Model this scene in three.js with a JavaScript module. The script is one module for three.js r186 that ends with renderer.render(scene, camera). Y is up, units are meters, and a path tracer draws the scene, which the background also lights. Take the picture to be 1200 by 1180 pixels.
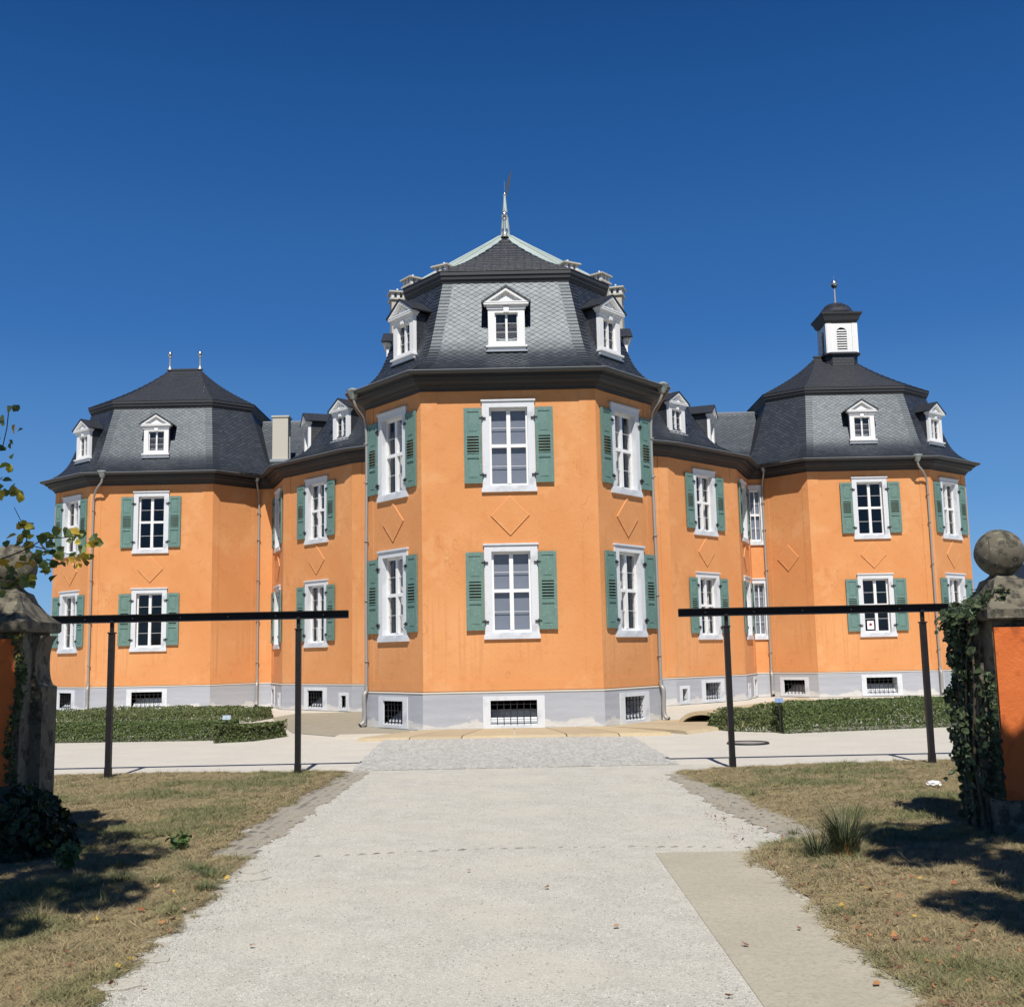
import * as THREE from 'three';
import { mergeGeometries, mergeVertices } from 'three/addons/utils/BufferGeometryUtils.js';

// ------------------------------------------------------------------ camera, sky, sun, exposure
const scene = new THREE.Scene();
const camera = new THREE.PerspectiveCamera(48.82, 1200 / 1180, 0.1, 3000);
camera.rotation.order = 'YXZ';
camera.position.set(0, 1.7, 0);
camera.rotation.set(THREE.MathUtils.degToRad(7.75), 0, THREE.MathUtils.degToRad(-1.15));

const EXPOSURE = 1.25;
const renderer = new THREE.WebGLRenderer({ antialias: true });
renderer.toneMapping = THREE.LinearToneMapping;
renderer.toneMappingExposure = EXPOSURE;
renderer.shadowMap.enabled = true;

const s2l = (c) => { c /= 255; return c <= 0.04045 ? c / 12.92 : Math.pow((c + 0.055) / 1.055, 2.4); };
{ // clear late-summer sky, deep blue, paler towards the horizon
  const W = 64, H = 256, d = new Float32Array(W * H * 4);
  const stops = [[-90, 120, 108, 90], [-4, 128, 124, 116], [0, 160, 194, 224], [3, 126, 174, 220], [7, 98, 152, 210], [16, 58, 113, 180], [24, 41, 93, 158], [32, 27, 74, 135], [50, 18, 58, 116], [90, 14, 50, 106]];
  for (let j = 0; j < H; j++) {
    const el = -90 + 180 * (j + 0.5) / H;
    let k = 0; while (k < stops.length - 2 && el > stops[k + 1][0]) k++;
    const a = stops[k], b = stops[k + 1], t = Math.min(1, Math.max(0, (el - a[0]) / (b[0] - a[0])));
    for (let i = 0; i < W; i++) {
      const o = (j * W + i) * 4;
      for (let c = 0; c < 3; c++) d[o + c] = (s2l(a[c + 1]) * (1 - t) + s2l(b[c + 1]) * t) / EXPOSURE;
      d[o + 3] = 1;
    }
  }
  const sky = new THREE.DataTexture(d, W, H, THREE.RGBAFormat, THREE.FloatType);
  sky.mapping = THREE.EquirectangularReflectionMapping; sky.magFilter = THREE.LinearFilter; sky.minFilter = THREE.LinearFilter; sky.needsUpdate = true;
  scene.background = sky; scene.environment = sky;
}
const SUN_EL = THREE.MathUtils.degToRad(52), SUN_AZ = THREE.MathUtils.degToRad(1.8);
const sun = new THREE.DirectionalLight(new THREE.Color().setRGB(1, 0.955, 0.885), 4.2);
sun.position.set(Math.sin(SUN_AZ) * Math.cos(SUN_EL) * 80, Math.sin(SUN_EL) * 80, Math.cos(SUN_AZ) * Math.cos(SUN_EL) * 80 - 25);
sun.target.position.set(0, 0, -25); sun.castShadow = true;
Object.assign(sun.shadow.camera, { left: -40, right: 40, top: 40, bottom: -40, near: 1, far: 200 }); sun.shadow.mapSize.set(4096, 4096);
scene.add(sun, sun.target);

// ------------------------------------------------------------------ helpers
function rngOf(seed) { let a = seed >>> 0; return () => { a = (a + 0x6d2b79f5) | 0; let t = Math.imul(a ^ (a >>> 15), 1 | a); t = (t + Math.imul(t ^ (t >>> 7), 61 | t)) ^ t; return ((t ^ (t >>> 14)) >>> 0) / 4294967296; }; }
const rnd = rngOf(7);
const R = (a, b, r = rnd) => a + (b - a) * r();
const names = {};
function numbered(n) { const k = names[n] = (names[n] ?? -1) + 1; return k ? n + '_' + String(k).padStart(3, '0') : n; }
const V3 = (x, y, z) => new THREE.Vector3(x, y, z);
const lerp = (a, b, t) => a + (b - a) * t;
const clamp = (x, a, b) => Math.min(b, Math.max(a, x));
const sstep = (a, b, x) => { const t = clamp((x - a) / (b - a), 0, 1); return t * t * (3 - 2 * t); };
function hash(x, y, s) { let h = Math.imul(x, 374761393) ^ Math.imul(y, 668265263) ^ Math.imul(s, 2147483647 ^ 0x5bd1e995); h = Math.imul(h ^ (h >>> 13), 1274126177); return ((h ^ (h >>> 16)) >>> 0) / 4294967296; }
function vnoise(u, v, n, s) { // periodic value noise, u,v in 0..1
  const x = u * n, y = v * n, xi = Math.floor(x), yi = Math.floor(y), fx = x - xi, fy = y - yi;
  const m = (a) => ((a % n) + n) % n, a = fx * fx * (3 - 2 * fx), b = fy * fy * (3 - 2 * fy);
  return lerp(lerp(hash(m(xi), m(yi), s), hash(m(xi + 1), m(yi), s), a), lerp(hash(m(xi), m(yi + 1), s), hash(m(xi + 1), m(yi + 1), s), a), b);
}
function fbm(u, v, n, s, oct = 4) { let f = 0, a = 0.5, t = 0; for (let i = 0; i < oct; i++) { f += a * vnoise(u, v, n, s + i * 17); t += a; a *= 0.55; n *= 2; } return f / t; }
function cells(u, v, n, s) { // periodic worley: [nearest, second, id]
  const x = u * n, y = v * n, xi = Math.floor(x), yi = Math.floor(y); let d1 = 9, d2 = 9, id = 0;
  for (let j = -1; j <= 1; j++) for (let i = -1; i <= 1; i++) {
    const cx = ((xi + i) % n + n) % n, cy = ((yi + j) % n + n) % n, px = xi + i + hash(cx, cy, s), py = yi + j + hash(cx, cy, s + 5), d = Math.hypot(px - x, py - y);
    if (d < d1) { d2 = d1; d1 = d; id = hash(cx, cy, s + 9); } else if (d < d2) d2 = d;
  }
  return [d1, d2, id];
}
function tex(size, metres, fn, colour = true) {
  const w = Array.isArray(size) ? size[0] : size, h = Array.isArray(size) ? size[1] : size, d = new Uint8Array(w * h * 4);
  for (let j = 0; j < h; j++) for (let i = 0; i < w; i++) {
    const c = fn((i + 0.5) / w, (j + 0.5) / h), o = (j * w + i) * 4;
    if (typeof c === 'number') d[o] = d[o + 1] = d[o + 2] = clamp(c * 255, 0, 255); else for (let k = 0; k < 3; k++) d[o + k] = clamp(c[k] * 255, 0, 255);
    d[o + 3] = 255;
  }
  const t = new THREE.DataTexture(d, w, h, THREE.RGBAFormat); t.wrapS = t.wrapT = THREE.RepeatWrapping; t.magFilter = THREE.LinearFilter; t.minFilter = THREE.LinearMipmapLinearFilter; t.generateMipmaps = true; t.anisotropy = 8;
  const m = Array.isArray(metres) ? metres : [metres, metres]; t.repeat.set(1 / m[0], 1 / m[1]);
  if (colour) t.colorSpace = THREE.SRGBColorSpace; t.needsUpdate = true; return t;
}
const mixc = (a, b, t) => [lerp(a[0], b[0], t), lerp(a[1], b[1], t), lerp(a[2], b[2], t)];
const rgb = (r, g, b) => [r / 255, g / 255, b / 255];
function std(o) { return new THREE.MeshStandardMaterial({ roughness: 0.85, metalness: 0, side: THREE.DoubleSide, ...o }); }
function lin(r, g, b) { return new THREE.Color().setRGB(r, g, b); }

function prep(g) {
  if (g.index) g = g.toNonIndexed();
  for (const k of Object.keys(g.attributes)) if (!['position', 'normal', 'uv'].includes(k)) g.deleteAttribute(k);
  if (!g.attributes.normal) g.computeVertexNormals();
  return g;
}
function boxUV(g) { // uv in metres from the shape's own coordinates
  g = prep(g); const p = g.attributes.position, n = g.attributes.normal, uv = new Float32Array(p.count * 2);
  for (let i = 0; i < p.count; i++) {
    const ax = Math.abs(n.getX(i)), ay = Math.abs(n.getY(i)), az = Math.abs(n.getZ(i));
    if (ay > ax && ay > az) { uv[2 * i] = p.getX(i); uv[2 * i + 1] = p.getZ(i); } else if (ax > az) { uv[2 * i] = p.getZ(i); uv[2 * i + 1] = p.getY(i); } else { uv[2 * i] = p.getX(i); uv[2 * i + 1] = p.getY(i); }
  }
  g.setAttribute('uv', new THREE.BufferAttribute(uv, 2)); return g;
}
const merge = (list) => boxUV(mergeGeometries(list.map((g) => { g = prep(g); if (!g.attributes.uv) g.setAttribute('uv', new THREE.BufferAttribute(new Float32Array(g.attributes.position.count * 2), 2)); return g; })));
function bx(w, h, d, x = 0, y = 0, z = 0) { return new THREE.BoxGeometry(w, h, d).translate(x, y, z); }
function bar(x0, x1, y0, y1, z0, z1) { return bx(x1 - x0, y1 - y0, z1 - z0, (x0 + x1) / 2, (y0 + y1) / 2, (z0 + z1) / 2); }
function mesh(name, geo, mat, parent) { const m = new THREE.Mesh(geo, mat); m.name = parent && parent !== scene ? name : numbered(name); m.castShadow = m.receiveShadow = true; (parent ?? scene).add(m); return m; }
function grp(name, parent) { const g = new THREE.Group(); g.name = parent ? name : numbered(name); (parent ?? scene).add(g); return g; }
function tag(o, label, category, group) { o.userData.label = label; o.userData.category = category; if (group) o.userData.group = group; return o; }
function setting(o, label) { o.userData.kind = 'structure'; if (label) o.userData.label = label; return o; }
function extr(shape, depth, bevel = 0) { return new THREE.ExtrudeGeometry(shape, { depth, bevelEnabled: bevel > 0, bevelSize: bevel, bevelThickness: bevel, bevelSegments: 1, curveSegments: 10 }); }
function rect(x0, x1, y0, y1) { return new THREE.Shape([new THREE.Vector2(x0, y0), new THREE.Vector2(x1, y0), new THREE.Vector2(x1, y1), new THREE.Vector2(x0, y1)]); }
function poly(pts) { return new THREE.Shape(pts.map((p) => new THREE.Vector2(p[0], p[1]))); }
function rectHole(s, x0, x1, y0, y1) { s.holes.push(new THREE.Path([new THREE.Vector2(x0, y0), new THREE.Vector2(x0, y1), new THREE.Vector2(x1, y1), new THREE.Vector2(x1, y0)])); }
function tube(pts, r, seg = 24, rad = 8, taper) {
  const c = new THREE.CatmullRomCurve3(pts.map((p) => p.isVector3 ? p : V3(...p)), false, 'centripetal'), g = new THREE.TubeGeometry(c, seg, r, rad, false);
  if (taper !== undefined) { const p = g.attributes.position, q = new THREE.Vector3(); for (let i = 0; i <= seg; i++) { const o = c.getPointAt(i / seg), k = lerp(1, taper, i / seg); for (let j = 0; j <= rad; j++) { const n = i * (rad + 1) + j; q.fromBufferAttribute(p, n).sub(o).multiplyScalar(k).add(o); p.setXYZ(n, q.x, q.y, q.z); } } g.computeVertexNormals(); }
  return g;
}
function sheet(name, pts, y, mat) { // flat polygon on the ground from [x, z] points
  const g = new THREE.ShapeGeometry(poly(pts.map((p) => [p[0], -p[1]]))).rotateX(-Math.PI / 2); return setting(mesh(name, boxUV(g.translate(0, y, 0)), mat));
}
function inPoly(x, z, pts) { let c = false; for (let i = 0, j = pts.length - 1; i < pts.length; j = i++) { const [xi, zi] = pts[i], [xj, zj] = pts[j]; if ((zi > z) !== (zj > z) && x < (xj - xi) * (z - zi) / (zj - zi) + xi) c = !c; } return c; }

// ------------------------------------------------------------------ materials
const stuccoMap = tex(1024, 9.3, (u, v) => {
  const a = fbm(u, v, 4, 11, 6), b = fbm(u, v, 48, 31, 3), st = fbm(u, v, 11, 77, 4), streak = fbm(u, (v * 0.03) % 1, 150, 5, 2), w = fbm(u, v, 9, 63, 3), cr = Math.abs(fbm((u + 0.05 * w) % 1, (v + 0.05 * w) % 1, 7, 35, 4) - 0.5);
  let c = mixc(rgb(205, 135, 79), rgb(220, 158, 104), clamp(a * 1.4 - 0.2, 0, 1)); c = mixc(c, rgb(225, 176, 129), sstep(0.6, 0.72, st) * 0.28); c = mixc(c, rgb(190, 120, 66), sstep(0.56, 0.85, b) * 0.2);
  c = mixc(c, rgb(180, 116, 70), sstep(0.6, 0.8, streak) * sstep(0.45, 0.7, a) * 0.2); return mixc(c, rgb(178, 118, 76), (cr < 0.0035 && st > 0.5 ? 0.4 : 0));
});
const stuccoBump = tex(512, 1.4, (u, v) => fbm(u, v, 24, 3, 4) * 0.7 + fbm(u, v, 90, 8, 2) * 0.3, false);
const stucco = std({ map: stuccoMap, bumpMap: stuccoBump, bumpScale: 0.006, roughness: 0.92 });
const plinthMap = tex([1024, 128], [9, 0.86], (u, v) => {
  const a = fbm(u, v, 8, 21, 4), e = fbm(u, v * 0.11, 26, 43, 4), f = fbm(u, v, 64, 2, 2);
  let c = mixc(rgb(156, 159, 166), rgb(180, 183, 189), a * 0.8 + f * 0.2); const edge = 0.02 + 0.4 * Math.pow(e, 1.5);
  c = mixc(c, rgb(214, 210, 202), (1 - sstep(edge - 0.05, edge + 0.03, v)) * (0.35 + 0.6 * f)); return c;
});
const plinthMat = std({ map: plinthMap, bumpMap: stuccoBump, bumpScale: 0.004, roughness: 0.9 });
const whiteMap = tex(512, 1.6, (u, v) => { const a = fbm(u, v, 6, 61, 5), b = fbm(u, v, 60, 66, 2); return mixc(rgb(212, 215, 219), rgb(182, 186, 191), sstep(0.45, 0.8, a) * 0.75 + b * 0.18); });
const whiteStone = std({ map: whiteMap, roughness: 0.75, bumpMap: stuccoBump, bumpScale: 0.0015 });
const whitePaint = std({ color: lin(0.8, 0.8, 0.79), roughness: 0.42 });
const cream = std({ color: lin(0.5, 0.47, 0.4), roughness: 0.85, bumpMap: stuccoBump, bumpScale: 0.003 });
const greenMap = tex(512, 1.3, (u, v) => { const a = fbm(u, v, 7, 91, 4), g = fbm(u, v * 0.06, 90, 92, 2), p = fbm(u, v, 30, 95, 3); let c = mixc(rgb(92, 124, 116), rgb(114, 144, 137), a); c = mixc(c, rgb(74, 106, 99), g * 0.3); return mixc(c, rgb(158, 172, 166), sstep(0.66, 0.82, p) * 0.5); });
const greenPaint = [[1, 1, 1], [0.92, 0.95, 0.95], [1, 0.98, 0.95], [0.96, 1, 1]].map((c, i) => { const m = greenMap.clone(); m.offset.set(i * 0.31, i * 0.47); m.needsUpdate = true; return std({ map: m, color: lin(...c), roughness: 0.62 + 0.04 * i }); });
const slateTone = (u, v) => { const a = fbm(u, v, 9, 13, 5), b = fbm(u, v, 70, 14, 2); return mixc(rgb(25, 28, 34), rgb(44, 48, 56), a * 0.7 + b * 0.3); };
const slateMap = tex(512, 2, slateTone);
const slateBump = tex(512, [1.92, 1.44], (u, v) => { const row = Math.floor(v * 12), f = v * 12 - row, x = u * 9 + (row % 2) * 0.5, gx = x - Math.floor(x); return 0.25 + 0.6 * (1 - f) - (Math.min(gx, 1 - gx) < 0.05 ? 0.35 : 0) + 0.15 * fbm(u, v, 60, 4, 2) + 0.1 * hash(Math.floor(x) % 9, row, 3); }, false);
const slateRough = tex(512, 1.7, (u, v) => 0.42 + 0.32 * fbm(u, v, 26, 19, 4), false);
const slate = new THREE.MeshPhysicalMaterial({ side: THREE.DoubleSide, ior: 1.6, map: slateMap, bumpMap: slateBump, bumpScale: 0.012, roughness: 1, roughnessMap: slateRough });
const slateTile = [0, 1, 2, 3].map((i) => new THREE.MeshPhysicalMaterial({ side: THREE.DoubleSide, ior: 1.8, specularColor: lin(0.84, 0.94, 1), color: lin(...[[0.024, 0.028, 0.037], [0.029, 0.033, 0.043], [0.02, 0.024, 0.033], [0.034, 0.039, 0.049]][i]), roughness: [0.47, 0.48, 0.46, 0.49][i], bumpMap: stuccoBump, bumpScale: 0.003 }));
const slateMany = new THREE.MeshPhysicalMaterial({ side: THREE.DoubleSide, vertexColors: true, color: 0xffffff, ior: 1.8, specularColor: lin(0.84, 0.94, 1), roughness: 0.47, bumpMap: stuccoBump, bumpScale: 0.003 });
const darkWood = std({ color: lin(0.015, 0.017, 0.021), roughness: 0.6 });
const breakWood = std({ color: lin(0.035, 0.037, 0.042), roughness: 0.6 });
const zinc = std({ color: lin(0.42, 0.44, 0.45), roughness: 0.42, metalness: 0.6 });
const gutterMat = std({ color: lin(0.06, 0.063, 0.067), roughness: 0.55, metalness: 0.2 });
const hopperMat = std({ color: lin(0.34, 0.38, 0.37), roughness: 0.55, metalness: 0.2 });
const pipeMat = std({ color: lin(0.36, 0.35, 0.33), roughness: 0.5, metalness: 0.35 });
const silver = std({ color: lin(0.75, 0.77, 0.8), roughness: 0.22, metalness: 0.95 });
const copper = std({ map: tex(256, 3, (u, v) => mixc(rgb(154, 168, 161), rgb(186, 196, 190), fbm(u, v, 8, 55, 4))), roughness: 0.6, metalness: 0.1 });
const black = std({ color: lin(0.012, 0.012, 0.013), roughness: 0.5 });
const iron = std({ color: lin(0.03, 0.03, 0.032), roughness: 0.55, metalness: 0.4 });
const gateSteel = std({ map: tex(256, 1, (u, v) => mixc(rgb(24, 24, 27), rgb(44, 38, 38), Math.pow(fbm(u, v, 16, 15, 4), 1.4))), roughness: 0.5, metalness: 0.3 });
const glass = new THREE.MeshPhysicalMaterial({ color: 0xffffff, transmission: 1, thickness: 0, roughness: 0.03, ior: 1.52, side: THREE.DoubleSide });
const curtainMat = new THREE.MeshPhysicalMaterial({ color: lin(0.78, 0.77, 0.74), roughness: 1, transmission: 0.35, thickness: 0, side: THREE.DoubleSide });
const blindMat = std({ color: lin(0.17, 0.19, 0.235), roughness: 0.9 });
const roomMat = std({ color: lin(0.1, 0.1, 0.1), roughness: 0.95 });
const sandstoneMap = tex(512, 2.2, (u, v) => { const a = fbm(u, v, 7, 71, 5), b = fbm(u, v, 90, 73, 2); return mixc(mixc(rgb(180, 163, 133), rgb(200, 184, 153), a), rgb(160, 145, 119), b * 0.4); });
const sandstone = [0, 1, 2].map((i) => std({ map: sandstoneMap, color: lin(...[[0.96, 0.95, 0.93], [0.88, 0.86, 0.84], [1, 0.98, 0.93]][i]), bumpMap: stuccoBump, bumpScale: 0.006, roughness: 0.95 }));
const oldStoneMap = tex(512, 1.1, (u, v) => { const a = fbm(u, v, 6, 81, 5), b = fbm(u, v, 40, 83, 3), m = fbm(u, v, 14, 85, 4); let c = mixc(rgb(84, 79, 68), rgb(128, 121, 104), a); c = mixc(c, rgb(50, 49, 43), sstep(0.5, 0.72, m) * 0.75); return mixc(c, rgb(150, 147, 126), sstep(0.66, 0.8, b) * 0.5); });
const oldStone = std({ map: oldStoneMap, bumpMap: oldStoneMap, bumpScale: 0.02, roughness: 0.95 });
const oldOrange = std({ map: tex(512, 3, (u, v) => { const a = fbm(u, v, 6, 41, 5), b = fbm(u, v, 26, 47, 3); let c = mixc(rgb(190, 92, 40), rgb(216, 118, 58), a); return mixc(c, rgb(150, 72, 36), sstep(0.55, 0.8, b) * 0.5); }), bumpMap: stuccoBump, bumpScale: 0.008, roughness: 0.93 });

// gravel and ground
const gravelFn = (tone, n = 230) => (u, v) => { const c = cells(u, v, n, 5), d = cells(u, v, 400, 15), p = fbm(u, v, 4, 9, 5), q = fbm(u, v, 18, 29, 3); const k = 0.4 * c[2] + 0.25 * d[2] + 0.35 * q, gap = sstep(0.02, 0.22, c[1] - c[0]); let o = mixc(tone[0], tone[1], k); o = mixc(tone[2], o, 0.45 + 0.55 * gap); o = mixc(o, tone[3], sstep(0.4, 0.75, p) * 0.5); return c[2] > 0.996 ? mixc(o, tone[2], 0.7) : o; };
const gravelBump = tex(1024, 2.3, (u, v) => { const c = cells(u, v, 230, 5), d = cells(u, v, 400, 15); return clamp(0.75 - 0.7 * c[0], 0, 1) * 0.7 + clamp(0.8 - 0.8 * d[0], 0, 1) * 0.3 * c[2]; }, false);
const gravelMap = tex(1024, 3.1, gravelFn([rgb(168, 164, 152), rgb(230, 227, 215), rgb(138, 134, 122), rgb(200, 194, 178)]));
const patchMap = tex(512, 9, (u, v) => mixc(rgb(255, 255, 255), rgb(225, 222, 214), sstep(0.4, 0.75, fbm(u, v, 6, 99, 5))));
const gravel = std({ map: gravelMap, bumpMap: gravelBump, bumpScale: 0.011, roughness: 0.95 });
const courtMap = tex(1024, 2.9, gravelFn([rgb(184, 179, 167), rgb(216, 211, 199), rgb(166, 160, 147), rgb(204, 198, 184)]));
const courtMat = std({ map: courtMap, bumpMap: gravelBump, bumpScale: 0.005, roughness: 0.95 });
const concreteMat = std({ map: tex(1024, 2.6, (u, v) => { const a = fbm(u, v, 5, 111, 5), b = fbm(u, v, 120, 113, 2), c = cells(u, v, 190, 7); return mixc(mixc(rgb(170, 163, 144), rgb(190, 182, 162), a), rgb(142, 136, 120), b * 0.35 + (c[2] > 0.86 ? 0.3 : 0)); }), bumpMap: stuccoBump, bumpScale: 0.005, roughness: 0.93 });
const soilMap = tex(1024, 4.1, (u, v) => { const a = fbm(u, v, 6, 121, 5), b = fbm(u, v, 60, 123, 3), c = fbm(u, v, 22, 127, 4), e = fbm(u, v, 200, 129, 2); let o = mixc(rgb(130, 110, 76), rgb(160, 141, 100), b); o = mixc(o, rgb(112, 114, 68), sstep(0.42, 0.68, a) * 0.65); o = mixc(o, rgb(96, 74, 50), sstep(0.58, 0.75, c) * 0.7); return mixc(o, rgb(168, 150, 110), e * 0.4); });
const soil = std({ map: soilMap, bumpMap: tex(512, 1, (u, v) => fbm(u, v, 40, 131, 4), false), bumpScale: 0.03, roughness: 1 });
const earthMat = std({ map: tex(512, 5, (u, v) => mixc(rgb(122, 108, 78), rgb(98, 104, 62), fbm(u, v, 8, 141, 5))), roughness: 1 });
const settMats = [[138, 133, 124], [154, 148, 137], [124, 120, 112], [164, 157, 144]].map((c) => std({ color: lin(s2l(c[0]), s2l(c[1]), s2l(c[2])), bumpMap: stuccoBump, bumpScale: 0.01, roughness: 0.9 }));

// ------------------------------------------------------------------ ground, roads, lawns
sheet('ground', [[-700, 300], [700, 300], [700, -1200], [-700, -1200]], -0.02, earthMat);
const LAWN_L = [[-16, 2], [-2.12, 2], [-2.17, -5.8], [-2.28, -8.2], [-2.38, -9.9], [-2.78, -10.0], [-2.72, -13.5], [-2.62, -17.05], [-5, -17.35], [-16, -17.6]];
const LAWN_R = [[1.97, 2], [1.97, -5.6], [1.98, -9.7], [2.35, -10.2], [2.85, -10.6], [2.7, -12.6], [2.32, -16.2], [3.4, -16.6], [7, -17.1], [16, -17.6], [16, 2]];
function ragged(pts, amt, seed) { const r = rngOf(seed), out = []; pts.forEach((p, i) => { const q = pts[(i + 1) % pts.length], l = Math.hypot(q[0] - p[0], q[1] - p[1]), n = Math.abs(p[0]) > 10 || Math.abs(q[0]) > 10 ? 1 : Math.max(1, Math.round(l / 0.11)), nx = -(q[1] - p[1]) / l, nz = (q[0] - p[0]) / l; let w = 0; for (let k = 0; k < n; k++) { w = w * 0.6 + (r() - 0.5) * amt; const t = k / n, o = k ? w : 0; out.push([lerp(p[0], q[0], t) + nx * o, lerp(p[1], q[1], t) + nz * o]); } }); return out; }
LAWN_L.splice(0, 99, ...ragged(LAWN_L, 0.14, 21)); LAWN_R.splice(0, 99, ...ragged(LAWN_R, 0.09, 22));
const DRIVE = [[-3.3, 4], [-3.3, -17.2], [3.3, -17.2], [3.3, 4]];
sheet('forecourt', [[-40, -16.6], [40, -16.6], [40, -75], [-40, -75]], -0.012, courtMat);
sheet('lawn', LAWN_L, 0.004, soil); sheet('lawn', LAWN_R, 0.004, soil);
sheet('driveway', DRIVE, -0.004, gravel);
{ // smooth concrete strip beside the gravel, cast in bays
  const strip = setting(grp('concrete_path'));
  let z = 2.2; for (const l of [2.6, 2.62, 2.55, 2.6, 1.62]) { mesh('slab', boxUV(bx(0.755, 0.05, l - 0.012, 1.542, -0.0245, z - l / 2)), concreteMat, strip); z -= l; }
}
{ // worn setts along the drive, a buried row across it, and the cobbled apron
  const g = new THREE.BoxGeometry(1, 1, 1, 2, 1, 2); { const p = g.attributes.position; for (let i = 0; i < p.count; i++) { const x = p.getX(i), z = p.getZ(i); if (p.getY(i) > 0) { const e = Math.max(Math.abs(x), Math.abs(z)) > 0.4 ? 1 : 0; p.setXYZ(i, x * (e ? 0.93 : 1), 0.5 - e * 0.16, z * (e ? 0.93 : 1)); } } g.computeVertexNormals(); }
  const sg = boxUV(g);
  const put = (par, x, z, w, d, y) => { const m = mesh('sett', sg, settMats[Math.floor(rnd() * 4)], par); m.scale.set(w, 0.1, d); m.position.set(x, y - 0.05, z); m.rotation.set(R(-0.03, 0.03), R(-0.06, 0.06), R(-0.03, 0.03)); };
  const a = setting(grp('sett_edging'));
  for (let z = -10.1; z > -16.9; z -= 0.115) for (let k = 0; k < 4; k++) { const t = (-10.1 - z) / 6.8; if (rnd() < 0.04 + 0.16 * k) continue; put(a, lerp(-2.68, -2.56, t) + k * 0.112 + R(-0.012, 0.012), z + R(-0.012, 0.012) + (k % 2) * 0.05, R(0.09, 0.108), R(0.085, 0.108), 0.013 - k * 0.002 + R(-0.005, 0.005)); }
  const b = setting(grp('sett_edging'));
  for (let z = -10.4; z > -15.6; z -= 0.115) for (let k = 0; k < 4; k++) { if (rnd() < 0.5 - 0.1 * k) continue; const t = (-10.4 - z) / 5.2; put(b, lerp(2.36, 2.04, t) + k * 0.112 + R(-0.02, 0.02), z + R(-0.02, 0.02), R(0.085, 0.105), R(0.085, 0.105), 0.009 + R(-0.006, 0.005)); }
  const bed = std({ map: gravelMap, color: lin(0.76, 0.72, 0.65), bumpMap: gravelBump, bumpScale: 0.02, roughness: 1 });
  sheet('sett_bed', ragged([[-2.34, -9.9], [-2.75, -10], [-2.7, -13.5], [-2.6, -17], [-2.2, -17], [-2.28, -13.5]], 0.1, 41), 0.0, bed); sheet('sett_bed', ragged([[2.9, -10.5], [2.42, -10.3], [2.2, -12.5], [2.06, -15.9], [2.4, -16], [2.75, -12.6]], 0.12, 42), 0.0, bed);
  const c = setting(grp('sett_row'));
  for (let x = -1.75; x < 2.2; x += 0.125) if (rnd() < 0.92) put(c, x, -9.95 - 0.22 * Math.sin((x + 1.8) * 0.8) + R(-0.015, 0.015), 0.12, 0.1, 0.0045 + R(-0.003, 0.003));
  const AP = [[-2.5, -17.25], [2.45, -17.25], [2.42, -19.3], [2.35, -22.9], [-2.75, -23.6], [-2.6, -19.5]];
  sheet('apron_bed', AP, -0.004, std({ color: lin(0.47, 0.455, 0.41), roughness: 1, bumpMap: gravelBump, bumpScale: 0.01 }));
  const pts = []; for (let z = -17.3; z > -23.7; z -= 0.1) for (let x = -2.8; x < 2.6; x += 0.1) { const px = x + R(-0.02, 0.02) + 0.05 * (Math.round(z * 10) % 2), pz = z + R(-0.015, 0.015); if (inPoly(px, pz, AP)) pts.push([px, pz]); }
  const im = new THREE.InstancedMesh(sg, std({ color: 0xffffff, roughness: 0.92, bumpMap: stuccoBump, bumpScale: 0.01 }), pts.length); im.name = 'cobbled_apron'; im.userData = { kind: 'stuff', label: 'grey cobblestones paving the turning apron before the facade', category: 'cobbles' };
  const M = new THREE.Matrix4(), q = new THREE.Quaternion(), col = new THREE.Color();
  pts.forEach(([x, z], i) => { q.setFromEuler(new THREE.Euler(R(-0.06, 0.06), R(-0.2, 0.2), R(-0.06, 0.06))); M.compose(V3(x, -0.028 + R(-0.006, 0.006), z), q, V3(R(0.08, 0.097), 0.09, R(0.08, 0.097))); im.setMatrixAt(i, M); const k = R(0.44, 0.56); im.setColorAt(i, col.setRGB(k, k * 0.975, k * 0.9)); });
  im.castShadow = im.receiveShadow = true; scene.add(im);
}
{ // crumbled pale stones along the ragged left edge of the gravel
  const ed = setting(grp('stone_edging')); const gs = [1, 2, 3].map((s) => { const r = rngOf(s * 31), n = 7, pts = []; for (let i = 0; i < n; i++) { const a = i / n * 6.283; pts.push([Math.cos(a) * (0.4 + 0.2 * r()), Math.sin(a) * (0.4 + 0.2 * r())]); } return boxUV(extr(poly(pts), 0.3, 0.06).rotateX(-Math.PI / 2)); });
  const m = std({ map: gravelMap, bumpMap: stuccoBump, bumpScale: 0.01, roughness: 0.95 });
  for (let z = -4.2; z > -9.6; z -= R(0.12, 0.55)) { const s = mesh('edge_stone', gs[Math.floor(rnd() * 3)], m, ed), w = R(0.06, 0.24); s.scale.set(w, R(0.015, 0.045), w * R(0.4, 0.95)); s.position.set(lerp(-2.08, -2.24, (-4.2 - z) / 5.4) + R(-0.12, 0.16), -0.006, z); s.rotation.y = R(-1.4, 1.4); }
}
sheet('cobbled_yard', [[-6.9, -35.5], [-7.2, -33.2], [-6.6, -31], [-5.2, -26.2], [-3.9, -24.7], [-2.6, -24.2], [-2.4, -27.5], [-3.2, -36]], -0.004, std({ map: gravelMap, color: lin(0.72, 0.68, 0.6), bumpMap: gravelBump, bumpScale: 0.02, roughness: 1 }));
const PAL = [-0.05, -43.1];   // the palace's centre

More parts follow.
